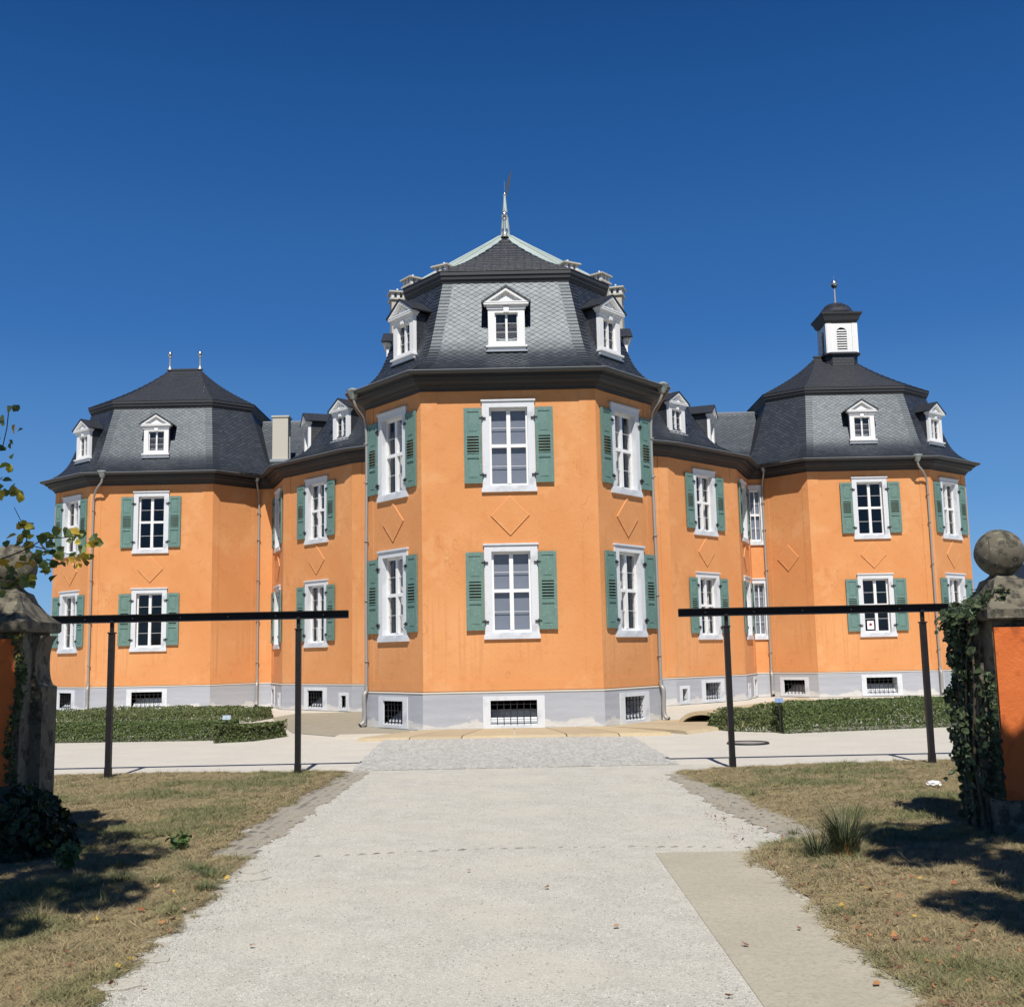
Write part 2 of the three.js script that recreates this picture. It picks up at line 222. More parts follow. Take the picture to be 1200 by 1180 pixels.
// grass and loose gravel: nobody could count these
function tuftGeo(seed, n, w, h, lean) {
  const r = rngOf(seed), pos = [], nor = [];
  for (let i = 0; i < n; i++) { const a = r() * 6.283, ox = (r() - 0.5) * 0.9, oz = (r() - 0.5) * 0.9, l = lean * (0.3 + r()), hh = h * (0.5 + 0.7 * r()), ca = Math.cos(a), sa = Math.sin(a), ww = w * (0.6 + 0.8 * r()), b = r() * 6.283, cb = Math.cos(b) * ww, sb = Math.sin(b) * ww; pos.push(ox - cb, 0, oz - sb, ox + cb, 0, oz + sb, ox + ca * l, hh, oz + sa * l); }
  const g = new THREE.BufferGeometry(); g.setAttribute('position', new THREE.Float32BufferAttribute(pos, 3)); g.computeVertexNormals(); return g;
}
const leafyMat = (o = {}) => new THREE.MeshPhysicalMaterial({ roughness: 0.75, side: THREE.DoubleSide, ...o });
function grassField(label, area, n, x0, x1) {
  const g = tuftGeo(3, 12, 0.034, 1, 0.9), mat = leafyMat({ color: 0xffffff, roughness: 0.9, transmission: 0.15, thickness: 0 });
  const im = new THREE.InstancedMesh(g, mat, n); im.name = numbered('grass'); im.userData = { kind: 'stuff', label, category: 'grass' };
  const M = new THREE.Matrix4(), q = new THREE.Quaternion(), c = new THREE.Color(), r = rngOf(Math.round(x0 * 91) + 1234); let i = 0, guard = 0;
  while (i < n && guard++ < n * 30) {
    const z = -(4.6 + 13 * Math.pow(r(), 1.25)), x = lerp(x0, x1, r()); if (!inPoly(x, z, area)) { const w = 0.13 * r() * r(); if (!(inPoly(x - w, z, area) || inPoly(x + w, z, area) || inPoly(x, z + w, area) || inPoly(x, z - w, area))) continue; }
    const u = x / 4.1, v = -z / 4.1, gr = fbm(((u % 1) + 1) % 1, ((v % 1) + 1) % 1, 6, 121, 5), bare = fbm((((x / 3) % 1) + 1) % 1, (((z / 3) % 1) + 1) % 1, 7, 222, 3);
    if (bare > 0.66 && r() < 0.8) continue;
    const green = sstep(0.46, 0.72, gr) * 0.6 + (r() < 0.12 ? 0.35 : 0), dry = r();
    q.setFromAxisAngle(V3(0, 1, 0), r() * 6.283); const s = 0.05 + 0.05 * r() + 0.0022 * -z, h = (0.014 + 0.028 * r() + (r() < 0.05 ? 0.04 : 0)) * (0.8 + 0.9 * green); M.compose(V3(x, 0.002, z), q, V3(s, h, s)); im.setMatrixAt(i, M);
    c.setRGB(lerp(lerp(0.27, 0.46, dry), 0.13, clamp(green, 0, 1)), lerp(lerp(0.21, 0.37, dry), 0.17, clamp(green, 0, 1)), lerp(lerp(0.11, 0.2, dry), 0.055, clamp(green, 0, 1))); im.setColorAt(i, c); i++;
  }
  im.count = i; im.castShadow = im.receiveShadow = true; scene.add(im);
}
grassField('parched brown and olive grass beside the sett edging', LAWN_L, 60000, -8, -1.9);
grassField('parched brown grass between the concrete path and ivy pillar', LAWN_R, 60000, 1.8, 8.2);
{
  const g = new THREE.IcosahedronGeometry(0.5, 0); { const p = g.attributes.position; for (let i = 0; i < p.count; i++) p.setY(i, p.getY(i) * 0.6); g.computeVertexNormals(); }
  const n = 26000, im = new THREE.InstancedMesh(g, std({ color: 0xffffff, roughness: 0.9 }), n); im.name = 'loose_gravel'; im.userData = { kind: 'stuff', label: 'loose pale stone chips strewn over the driveway', category: 'gravel' };
  const M = new THREE.Matrix4(), q = new THREE.Quaternion(), c = new THREE.Color(), r = rngOf(99);
  for (let i = 0; i < n; i++) { const z = -(4.6 + 11 * Math.pow(r(), 1.7)), x = r() < 0.3 ? (z > -9.9 ? -2.15 + 0.45 * r() * r() : (r() < 0.5 ? -2.15 + R(-0.25, 0.2, r) : 2.05 + R(-0.3, 0.5, r))) : lerp(-2.1, z > -9.8 ? 1.14 + 0.12 * r() * r() : 2.1, r()), s = 0.005 + 0.009 * Math.pow(r(), 2.5); q.setFromEuler(new THREE.Euler(r() * 6, r() * 6, r() * 6)); M.compose(V3(x, -0.004 + s * 0.12, z), q, V3(s, s, s)); im.setMatrixAt(i, M); const k = 0.24 + 0.34 * r(); im.setColorAt(i, c.setRGB(k, k * 0.98, k * 0.91)); }
  im.castShadow = im.receiveShadow = true; scene.add(im);
}

// ------------------------------------------------------------------ the palace
const palace = tag(grp('palace'), 'orange baroque palace with grey plinth, green shutters and slate mansard roofs', 'palace');
palace.position.set(PAL[0], 0, PAL[1]);
const QD = [[2.09, 17], [3.65, 15.1], [3.65, 10.7], [2.15, 9.4], [2.15, 8.95], [5.15, 7.3], [7.95, 4.55], [8.85, 2.15], [9.4, 2.15], [10.7, 3.65], [15.1, 3.65], [17, 2.09]];
const OUT = [...QD, ...[...QD].reverse().map(([x, z]) => [x, -z]), ...QD.map(([x, z]) => [-x, -z]), ...[...QD].reverse().map(([x, z]) => [-x, z])];
function frames(pl) { // for every edge: centre, direction, outward normal, length and how its ends move when offset
  const n = pl.length, e = pl.map((p, i) => { const q = pl[(i + 1) % n], dx = q[0] - p[0], dz = q[1] - p[1], L = Math.hypot(dx, dz), d = [dx / L, dz / L]; return { p, q, L, d, n: [-d[1], d[0]], c: [(p[0] + q[0]) / 2, (p[1] + q[1]) / 2] }; });
  e.forEach((a, i) => { const nx = e[(i + 1) % n], cross = (m1, m2) => { const k = 1 + m1[0] * m2[0] + m1[1] * m2[1]; return [(m1[0] + m2[0]) / k, (m1[1] + m2[1]) / k]; }; a.mq = cross(a.n, nx.n); nx.mp = a.mq; });
  e.forEach((a) => { a.kl = a.mp[0] * a.d[0] + a.mp[1] * a.d[1]; a.kr = a.mq[0] * a.d[0] + a.mq[1] * a.d[1]; a.xl = (o) => -a.L / 2 + a.kl * o; a.xr = (o) => a.L / 2 + a.kr * o; a.at = (x, o, h) => V3(a.c[0] + a.d[0] * x + a.n[0] * o, h, a.c[1] + a.d[1] * x + a.n[1] * o); a.turn = Math.atan2(a.n[0], a.n[1]); });
  return e;
}
const EDGES = frames(OUT);
const edge = (x, z, list = EDGES) => list.reduce((b, e) => Math.hypot(e.c[0] - x, e.c[1] - z) < Math.hypot(b.c[0] - x, b.c[1] - z) ? e : b);
const E = {}; for (const [s, k] of [[1, 'R'], [-1, 'L']]) Object.assign(E, { ['cham' + k]: edge(2.87 * s, 16.05), ['side' + k]: edge(3.65 * s, 12.9), ['A' + k]: edge(3.65 * s, 8.1), ['B' + k]: edge(6.55 * s, 5.93), ['C' + k]: edge(8.4 * s, 3.35), ['D' + k]: edge(9.12 * s, 2.15), ['inn' + k]: edge(10.05 * s, 2.9), ['flank' + k]: edge(12.9 * s, 3.65), ['outer' + k]: edge(16.05 * s, 2.87) });
E.front = edge(0, 17);
function place(o, e, x, y, out = 0) { o.position.copy(e.at(x, out, y)); o.rotation.y = e.turn; return o; }
function loft(list, profile, smooth = false) {
  const parts = list.map((e) => {
    const pos = [], uv = [], ix = []; let v = 0;
    profile.forEach(([o, h], k) => { if (k) v += Math.hypot(o - profile[k - 1][0], h - profile[k - 1][1]); for (const x of [e.xl(o), e.xr(o)]) { const p = e.at(x, o, h); pos.push(p.x, p.y, p.z); uv.push(x, v); } if (k) { const a = 2 * k - 2; ix.push(a, a + 1, a + 2, a + 1, a + 3, a + 2); } });
    let g = new THREE.BufferGeometry(); g.setAttribute('position', new THREE.Float32BufferAttribute(pos, 3)); g.setAttribute('uv', new THREE.Float32BufferAttribute(uv, 2)); g.setIndex(ix);
    if (!smooth) g = g.toNonIndexed(); g.computeVertexNormals(); return g.index ? g.toNonIndexed() : g;
  });
  return mergeGeometries(parts);
}
function smoothProfile(pts, n) { const c = new THREE.CatmullRomCurve3(pts.map(([a, b]) => V3(a, b, 0)), false, 'centripetal'); return c.getSpacedPoints(n).map((p) => [p.x, p.y]); }

// walls with their openings
const H_PL = 0.83, H_WALL = 8.12, SILL1 = 2.06, SILL2 = 5.53;
const FRONTAGE = [E.front, E.chamR, E.chamL, E.BR, E.BL, E.CR, E.CL, E.flankR, E.flankL, E.outerR, E.outerL];
const openings = new Map(), cellar = new Map();
for (const e of FRONTAGE) openings.set(e, [[0, SILL1, 1], [0, SILL2, 1]]);
openings.set(E.DR, [[-0.03, SILL1, 0.4], [-0.03, SILL2, 0.4]]);
for (const e of [E.front, E.flankR, E.flankL]) cellar.set(e, [[0, 1.43, 0.75, 1.08, 0.57]]);
for (const e of [E.chamR, E.chamL, E.outerR, E.outerL, E.BR, E.BL]) cellar.set(e, [[0, 1.25, 0.75, 0.86, 0.56]]);
cellar.set(E.innR, [[0, 1.2, 0.7, 0.9, 0.5]]);
for (const [k, s] of [['R', -1], ['L', 1]]) { cellar.set(E['A' + k], [[s * 1.15, 0.62, 0.66, 0.34, 0.44]]); cellar.get(E['B' + k]).push([s * 1.55, 0.5, 0.6, 0.26, 0.4]); cellar.set(E['C' + k], [[s * -0.7, 0.8, 0.74, 0.5, 0.56], [s * 0.75, 0.5, 0.55, 0.22, 0.36]]); }
for (const e of EDGES) {
  if (!(e.c[1] > -1)) { mesh('wall', boxUV(extr(rect(-e.L / 2, e.L / 2, 0, H_WALL), 0.3)), stucco, palace).position.set(0, 0, 0); const m = palace.children.at(-1); place(m, e, 0, 0, -0.3); continue; }
  const s = rect(-e.L / 2, e.L / 2, H_PL, H_WALL);
  for (const [x, y, k] of openings.get(e) ?? []) rectHole(s, x - 0.6 * k, x + 0.6 * k, y + 0.05, y + 2.1);
  place(mesh('wall', boxUV(extr(s, 0.3)), stucco, palace), e, 0, 0, -0.3);
  const x0 = e.xl(0.035), x1 = e.xr(0.035), b = rect(x0, x1, 0, H_PL - 0.004);
  for (const [x, w, top, ow, oh] of cellar.get(e) ?? []) rectHole(b, x - w / 2 + 0.03, x + w / 2 - 0.03, Math.max(0.02, top - 0.03 - (oh + 0.2)), top - 0.03);
  place(mesh('plinth', boxUV(extr(b, 0.34)), plinthMat, palace), e, 0, 0, -0.305);
  // raised corner strips and foot band that frame each stucco field
  const w = Math.min(0.38, e.L * 0.13), cv = (k) => (k > 0 ? 0.006 : -0.001), strip = [bar(-e.L / 2 - cv(-e.kl), -e.L / 2 + w, H_PL + 0.05, 8.02, -0.01, 0.016), bar(e.L / 2 - w, e.L / 2 + cv(e.kr), H_PL + 0.05, 8.02, -0.01, 0.016)];
  if (e.L > 1) place(mesh('corner_strip', boxUV(strip[0]), stucco, palace), e, 0, 0), place(mesh('corner_strip', boxUV(strip[1]), stucco, palace), e, 0, 0), place(mesh('foot_band', boxUV(bar(-e.L / 2 + w, e.L / 2 - w, H_PL + 0.05, H_PL + 0.28, -0.01, 0.015)), stucco, palace), e, 0, 0);
}
mesh('string_course', boxUV(loft(EDGES, [[0, 0.826], [0.048, 0.826], [0.048, 0.842], [0.03, 0.856], [0, 0.862]])), cream, palace);
for (const [y, n] of [[0.86, 'floor_slab'], [4.85, 'floor_slab'], [8.04, 'floor_slab']]) { const g = extr(poly(frames(OUT).map((e) => [e.p[0] - e.mp[0] * 0.31, -(e.p[1] - e.mp[1] * 0.31)])), 0.15).rotateX(-Math.PI / 2).translate(0, y, 0); mesh(n, boxUV(g), roomMat, palace); }
for (const [w, x, z, t] of [[7, 0, 12.4, 0], [7, 12.9, 0.6, 0], [7, -12.9, 0.6, 0], [8.5, 4.6, 3.6, 0.785], [8.5, -4.6, 3.6, -0.785]]) { const m = mesh('room_wall', boxUV(bx(w, 7.1, 0.15, 0, 4.45, 0)), roomMat, palace); m.position.set(x, 0, z); m.rotation.y = t; }

// cornice, gutter
mesh('eaves_cornice', boxUV(loft(EDGES, [[0, 8.0], [0.05, 8.0], [0.06, 8.05], [0.1, 8.07], [0.12, 8.11], [0.2, 8.14], [0.26, 8.19], [0.28, 8.24], [0.35, 8.26], [0.36, 8.33], [0.41, 8.35], [0.41, 8.42], [0.28, 8.44]])), darkWood, palace);
{ const arc = []; for (let k = 0; k <= 8; k++) { const a = Math.PI * (1 + k / 8); arc.push([0.465 + 0.065 * Math.cos(a), 8.4 + 0.07 * Math.sin(a)]); } arc.push([0.542, 8.405], [0.534, 8.412], [0.522, 8.4]); mesh('gutter', loft(EDGES, arc, true), gutterMat, palace); mesh('gutter_lip', loft(EDGES, [[0.526, 8.402], [0.544, 8.402], [0.546, 8.412], [0.536, 8.42], [0.526, 8.416]]), zinc, palace); }

// window, shutter, cellar window and dormer kits (geometry shared by all copies)
const WG = {
  surround: merge([bar(-0.63, -0.46, 0.15, 2.17, -0.22, 0.045), bar(0.46, 0.63, 0.15, 2.17, -0.22, 0.045), bar(-0.46, 0.46, 2.053, 2.17, -0.22, 0.045), bar(-0.64, 0.64, 2.17, 2.2, -0.05, 0.055), bar(-0.655, 0.655, 2.2, 2.24, -0.05, 0.08)]),
  sill: merge([bar(-0.66, 0.66, 0, 0.1, -0.22, 0.068), bar(-0.64, 0.64, 0.1, 0.15, -0.22, 0.055)]),
  casement: merge([bar(-0.462, -0.412, 0.15, 2.055, -0.16, -0.1), bar(0.412, 0.462, 0.15, 2.055, -0.16, -0.1), bar(-0.412, 0.412, 1.995, 2.055, -0.16, -0.1), bar(-0.412, 0.412, 0.15, 0.215, -0.16, -0.1), bar(-0.048, 0.048, 0.215, 1.995, -0.165, -0.085), bar(-0.412, -0.048, 1.09, 1.17, -0.165, -0.08), bar(0.048, 0.412, 1.09, 1.17, -0.165, -0.08)]),
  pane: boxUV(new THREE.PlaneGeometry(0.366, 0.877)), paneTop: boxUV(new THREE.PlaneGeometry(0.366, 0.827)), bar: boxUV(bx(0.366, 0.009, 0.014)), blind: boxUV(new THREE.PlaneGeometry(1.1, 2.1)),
};
function curtainGeo(seed) { const g = new THREE.PlaneGeometry(0.3, 1.8, 30, 1), p = g.attributes.position, r = rngOf(seed), a = r() * 6; for (let i = 0; i < p.count; i++) p.setZ(i, 0.022 * Math.sin(p.getX(i) * 62 + a) + 0.01 * Math.sin(p.getX(i) * 25 + a * 2)); g.computeVertexNormals(); return boxUV(g); }
const curtains = [curtainGeo(1), curtainGeo(2)];
function makeWindow(e, x, y, k, hang) {
  const w = grp('window', palace); place(w, e, x, y); w.scale.x = k;
  mesh('surround', WG.surround, whiteStone, w); mesh('sill', WG.sill, whiteStone, w); mesh('casement', WG.casement, whitePaint, w);
  for (const sx of [-1, 1]) for (const [yy, g] of [[0.6525, WG.pane], [1.5825, WG.paneTop]]) { const p = mesh('pane', g, glass, w); p.position.set(sx * 0.23, yy, -0.13); p.rotation.set(R(-0.012, 0.012), R(-0.012, 0.012), 0); mesh('glazing_bar', WG.bar, whitePaint, w).position.set(sx * 0.23, yy - 0.01, -0.125); }
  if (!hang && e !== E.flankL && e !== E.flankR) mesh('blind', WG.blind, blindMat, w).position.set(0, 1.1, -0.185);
  if (hang) for (const sx of [-1, 1]) { const c = mesh('curtain', curtains[sx > 0 ? 1 : 0], curtainMat, w); c.position.set(sx * (hang > 1 ? 0.16 : 0.27), 1.1, -0.3); }
  return w;
}
const SW = 0.43, SH = 1.83;
const SG = {
  panel: merge([bar(0, 0.075, 0, SH, 0, 0.042), bar(SW - 0.075, SW, 0, SH, 0, 0.042), bar(0.075, SW - 0.075, 0, 0.1, 0, 0.042), bar(0.075, SW - 0.075, SH - 0.09, SH, 0, 0.042), bar(0.075, SW - 0.075, 0.6, 0.71, 0, 0.042), bar(0.075, SW - 0.075, 1.14, 1.22, 0, 0.042), bar(0.075, SW - 0.075, 0.1, 0.6, 0.004, 0.026), bar(0.075, SW - 0.075, 1.22, SH - 0.09, 0.004, 0.026), bar(0.12, SW - 0.12, 0.15, 0.55, 0.01, 0.036), bar(0.12, SW - 0.12, 1.27, SH - 0.14, 0.01, 0.036), bar(0.08, SW - 0.08, 0.615, 0.63, 0.02, 0.05)]),
  slat: boxUV(bx(SW - 0.15, 0.098, 0.009).rotateX(-0.95)), hinge: merge([bar(-0.1, 0.06, -0.018, 0.018, 0.03, 0.05), bar(-0.03, 0.0, -0.045, 0.045, 0.02, 0.06)]),
};
function makeShutter(e, x, y, side, open = 0) {
  const s = grp('shutter', palace); s.position.copy(e.at(x + side * 0.64, 0.034, y)); s.rotation.y = e.turn - side * open; s.scale.x = side;
  const paint = greenPaint[Math.floor(rnd() * 4)]; mesh('shutter_panel', SG.panel, paint, s);
  for (let k = 0; k < 6; k++) mesh('louvre_slat', SG.slat, paint, s).position.set(SW / 2, 0.752 + k * 0.07, 0.016);
  for (const hy of [0.2, 1.58]) mesh('hinge', SG.hinge, iron, s).position.set(0, hy, 0);
}
const hangs = new Map([[E.chamL, 2], [E.chamR, 2], [E.BL, 1], [E.BR, 1], [E.CL, 0], [E.CR, 0], [E.outerL, 1], [E.outerR, 1]]);
for (const [e, list] of openings) for (const [x, y, k] of list) { makeWindow(e, x, y, k, hangs.get(e) ?? 0); if (k === 1) for (const s of [-1, 1]) makeShutter(e, x, y + 0.21, s, R(0, 0.03)); }
makeShutter(E.DR, 0.25, SILL1 + 0.21, -1, 1.15); makeShutter(E.DR, 0.25, SILL2 + 0.21, -1, 1.15);

// low plaster diamonds between the storeys
{ const wt = poly([[-0.455, 0], [0, -0.475], [0.455, 0], [0, 0.475]]); wt.holes.push(new THREE.Path([[-0.425, 0], [0, 0.444], [0.425, 0], [0, -0.444]].map((q) => new THREE.Vector2(...q)))); const wg = boxUV(extr(wt, 0.005).translate(0, 0, 0.022)), litEdgeMat = std({ map: stuccoMap, color: lin(1.12, 1.22, 1.38), roughness: 0.95 }); const t = poly([[-0.45, 0], [0, -0.47], [0.45, 0], [0, 0.47]]), g = boxUV(extr(t, 0.016, 0.008)); for (const e of [E.front, E.chamR, E.chamL, E.flankL, E.flankR, E.outerL, E.outerR, E.BL, E.BR, E.CL, E.CR, E.innR]) { const dm = place(mesh('diamond_ornament', g, stucco, palace), e, 0, 4.97, 0.002); mesh('painted_lit_edge', wg, litEdgeMat, dm); } }  // pale border: the lit edges of the relief are put into the colour

// cellar windows: white surround, splayed sill and iron grille
for (const [e, list] of cellar) for (const [x, w, top, ow, oh] of list) {
  const g = grp('cellar_window', palace), bot = Math.max(0.03, top - 0.1 - oh), y1 = top - 0.1, y0 = Math.max(0.012, bot - 0.08); place(g, e, x, 0, 0.035);
  const ring = rect(-w / 2, w / 2, y0, top); rectHole(ring, -ow / 2, ow / 2, bot, y1); mesh('surround', boxUV(extr(ring, 0.05).translate(0, 0, -0.025)), whiteStone, g);
  { const a = ow / 2 - 0.003, y2 = bot + oh * 0.6, q = new THREE.BufferGeometry(); q.setAttribute('position', new THREE.Float32BufferAttribute([-a, bot, -0.026, a, bot, -0.026, a, y2, -0.56, -a, bot, -0.026, a, y2, -0.56, -a, y2, -0.56, -a, y2, -0.56, a, y2, -0.56, a, bot - 0.02, -0.56, -a, y2, -0.56, a, bot - 0.02, -0.56, -a, bot - 0.02, -0.56], 3)); mesh('splayed_sill', boxUV(q), whiteStone, g); }
  for (const s of [-1, 1]) mesh('reveal', boxUV(bar(s * ow / 2 - 0.002, s * ow / 2 + s * 0.03, bot, y1 + 0.02, -0.5, -0.026)), whiteStone, g);
  mesh('reveal', boxUV(bar(-ow / 2 - 0.03, ow / 2 + 0.03, y1, y1 + 0.02, -0.5, -0.026)), whiteStone, g);
  const nv = Math.max(1, Math.round(ow / 0.155) - 1), nh = oh > 0.5 ? 4 : 2;
  for (let k = 1; k <= nv; k++) mesh('grille_bar', boxUV(bx(0.017, y1 - bot, 0.017, -ow / 2 + ow * k / (nv + 1), (bot + y1) / 2, -0.04)), iron, g);
  for (let k = 0; k < nh; k++) mesh('grille_bar', boxUV(bx(ow, 0.017, 0.014, 0, bot + (y1 - bot) * (k + 0.35) / nh, -0.056)), iron, g);
}

// roofs ------------------------------------------------------------
const PROF = smoothProfile([[0.42, 8.43], [0.18, 8.53], [-0.02, 8.66], [-0.2, 8.84], [-0.34, 9.04], [-0.45, 9.28], [-0.53, 9.5], [-0.7, 10.0], [-0.89, 10.57], [-1.07, 11.12]], 26);
const WPROF = smoothProfile([[0.42, 8.43], [0.1, 8.56], [-0.4, 8.8], [-0.88, 9.12], [-1.22, 9.6], [-1.6, 10.2], [-2.05, 10.97]], 26);
const PU = 12.9, OCT = [[17, -2.09], [17, 2.09], [15.1, 3.65], [10.7, 3.65], [8.8, 2.09], [8.8, -2.09], [10.7, -3.65], [15.1, -3.65]]; // along the wing axis u, across v
const DIRS = [[0, 1], [1, 0], [0, -1], [-1, 0]];
const pavPoly = (d) => [...OCT].reverse().map(([u, v]) => [d[0] * u + d[1] * v, d[1] * u - d[0] * v]);
const fixWinding = (pl) => { let a = 0; pl.forEach((p, i) => { const q = pl[(i + 1) % pl.length]; a += p[0] * q[1] - q[0] * p[1]; }); return a < 0 ? pl : [...pl].reverse(); };
const windOut = (() => { let a = 0; OUT.forEach((p, i) => { const q = OUT[(i + 1) % OUT.length]; a += p[0] * q[1] - q[0] * p[1]; }); return a < 0; })();
const orient = (pl) => (windOut ? fixWinding(pl) : [...fixWinding(pl)].reverse());
const PAVS = DIRS.map((d) => frames(orient(pavPoly(d))));
const CORE = frames(orient([...[[2.15, 12], [2.15, 8.95], [5.15, 7.3], [7.95, 4.55], [8.85, 2.15], [12, 2.15]], ...[[12, -2.15], [8.85, -2.15], [7.95, -4.55], [5.15, -7.3], [2.15, -8.95], [2.15, -12]], ...[[-2.15, -12], [-2.15, -8.95], [-5.15, -7.3], [-7.95, -4.55], [-8.85, -2.15], [-12, -2.15]], ...[[-12, 2.15], [-8.85, 2.15], [-7.95, 4.55], [-5.15, 7.3], [-2.15, 8.95], [-2.15, 12]]]));
const roofs = PAVS.map((f) => mesh('mansard_roof', loft(f, PROF, true), slate, palace));
const coreRoof = mesh('wing_roof', loft(CORE, WPROF, true), slate, palace);
mesh('roof_deck', boxUV(new THREE.ShapeGeometry(poly(CORE.map((e) => [e.p[0] - e.mp[0] * 2.04, -(e.p[1] - e.mp[1] * 2.04)]))).rotateX(-Math.PI / 2).translate(0, 10.96, 0)), slate, palace);
mesh('ridge_capping', boxUV(loft(CORE, [[-2.0, 10.9], [-1.98, 10.97], [-2.05, 11.02], [-2.14, 11.0]])), zinc, palace);

// slates laid one by one over the mansard slopes
function profileAt(prof, s) { let acc = 0; for (let k = 1; k < prof.length; k++) { const a = prof[k - 1], b = prof[k], l = Math.hypot(b[0] - a[0], b[1] - a[1]); if (s <= acc + l || k === prof.length - 1) { const t = (s - acc) / l, nx = (b[1] - a[1]) / l, ny = -(b[0] - a[0]) / l; return { o: lerp(a[0], b[0], t), h: lerp(a[1], b[1], t), nx, ny }; } acc += l; } }
const profLen = (p) => p.reduce((s, q, k) => k ? s + Math.hypot(q[0] - p[k - 1][0], q[1] - p[k - 1][1]) : 0, 0);
function plate(e, prof, pts, lifts) { // polygon [x, s] with lift per corner -> flat plate with edges
  const T = [], B = []; pts.forEach(([x, s], i) => { const q = profileAt(prof, s), xx = clamp(x, e.xl(q.o), e.xr(q.o)); const f = (l) => { const v = e.at(xx, q.o + q.nx * l, q.h + q.ny * l); return [v.x, v.y, v.z]; }; T.push(f(lifts[i])); B.push(f(-0.01)); });
  const pos = []; for (let i = 1; i < T.length - 1; i++) pos.push(...T[0], ...T[i], ...T[i + 1]);
  for (let i = 0; i < T.length; i++) { const j = (i + 1) % T.length; if (lifts[i] + lifts[j] > 0.012) pos.push(...T[i], ...B[i], ...B[j], ...T[i], ...B[j], ...T[j]); }
  return pos;
}
function geoFrom(pos, cols) { const g = new THREE.BufferGeometry(); g.setAttribute('position', new THREE.Float32BufferAttribute(pos, 3)); g.computeVertexNormals(); if (cols) g.setAttribute('color', new THREE.Float32BufferAttribute(cols, 3)); const uv = new Float32Array(pos.length / 3 * 2); for (let i = 0; i < uv.length / 2; i++) { uv[2 * i] = pos[3 * i] + pos[3 * i + 2] * 0.7; uv[2 * i + 1] = pos[3 * i + 1]; } g.setAttribute('uv', new THREE.BufferAttribute(uv, 2)); return g; }
const SLW = 0.215, SLH = 0.14, TONES = [[0.024, 0.028, 0.037], [0.029, 0.033, 0.043], [0.02, 0.024, 0.033], [0.034, 0.039, 0.049]];
function slateCourses(e, prof, hipL, hipR, each) {
  const L = profLen(prof), hip = 0.24; let row = 0;
  for (let s = 0.06; s < L - 0.03; s += SLH / 2, row++) {
    const o = profileAt(prof, s).o, a = e.xl(o) + (hipL ? hip : 0), b = e.xr(o) - (hipR ? hip : 0);
    for (let x = Math.ceil((a - SLW) / SLW) * SLW + (row % 2 ? SLW / 2 : 0); x < b + SLW / 2; x += SLW) {
      const x0 = Math.max(x - SLW / 2 * 1.04, a), x1 = Math.min(x + SLW / 2 * 1.04, b), xm = clamp(x, a, b); if (x1 - x0 < 0.03) continue;
      const t = R(-0.0018, 0.0018), l0 = 0.017 + R(-0.0015, 0.0025); each(plate(e, prof, [[xm, Math.max(0, s - SLH / 2 * 1.08)], [x1, s], [xm, Math.min(L, s + SLH / 2)], [x0, s]], [l0, l0 * 0.5 + t, 0.001, l0 * 0.5 - t]), x, s);
    }
  }
  for (const [on, side] of [[hipL, -1], [hipR, 1]]) if (on) for (let s = 0.02; s < L - 0.05; s += 0.1) {
    const q = (v) => { const o = profileAt(prof, v).o; return side < 0 ? [e.xl(o), e.xl(o) + hip + 0.02] : [e.xr(o) - hip - 0.02, e.xr(o)]; }, lo = q(s), up = q(Math.min(L, s + 0.11)), l0 = 0.021 + R(-0.001, 0.0015);
    each(plate(e, prof, [[lo[0], s], [lo[1], s], [up[1], Math.min(L, s + 0.11)], [up[0], Math.min(L, s + 0.11)]], [l0, l0, 0.003, 0.003]), null, s);
  }
}
function layMany(parent, jobs) {
  const pos = [], col = []; for (const [e, prof, hl, hr] of jobs) slateCourses(e, prof, hl, hr, (p) => { const c = TONES[Math.floor(rnd() * 4)], k = R(0.9, 1.12); pos.push(...p); for (let i = 0; i < p.length / 3; i++) col.push(c[0] * k, c[1] * k, c[2] * k); });
  const m = mesh('slate_covering', geoFrom(pos, col), slateMany, parent); m.userData.kind = 'stuff';
}
{
  const f = PAVS[0], fr = edge(0, 17, f); let n = 0; const rest = [], rc = [];
  slateCourses(fr, PROF, true, true, (p, x, s) => { const show = x !== null && s > 0.85 && Math.abs(x) > 0.5 && n < 296; const i = Math.floor(rnd() * 4); if (show) { mesh('slate', geoFrom(p), slateTile[i], roofs[0]); n++; } else { rest.push(...p); for (let k = 0; k < p.length / 3; k++) rc.push(...TONES[i]); } });
  const m = mesh('slate_covering', geoFrom(rest, rc), slateMany, roofs[0]); m.userData.kind = 'stuff';
  layMany(roofs[0], [[edge(2.87, 16.05, f), PROF, true, true], [edge(-2.87, 16.05, f), PROF, true, true], [edge(3.65, 12.9, f), PROF, true, false], [edge(-3.65, 12.9, f), PROF, false, true]]);
  for (const [i, s] of [[1, 1], [3, -1]]) layMany(roofs[i], [[edge(12.9 * s, 3.65, PAVS[i]), PROF, true, true], [edge(16.05 * s, 2.87, PAVS[i]), PROF, true, true], [edge(9.75 * s, 2.87, PAVS[i]), PROF, true, true]]);
  layMany(coreRoof, [1, -1].flatMap((s) => [[edge(3.65 * s, 8.1, CORE), WPROF, false, false], [edge(6.55 * s, 5.93, CORE), WPROF, false, false], [edge(8.4 * s, 3.35, CORE), WPROF, false, false], [edge(10.4 * s, 2.15, CORE), WPROF, false, false]]));
}
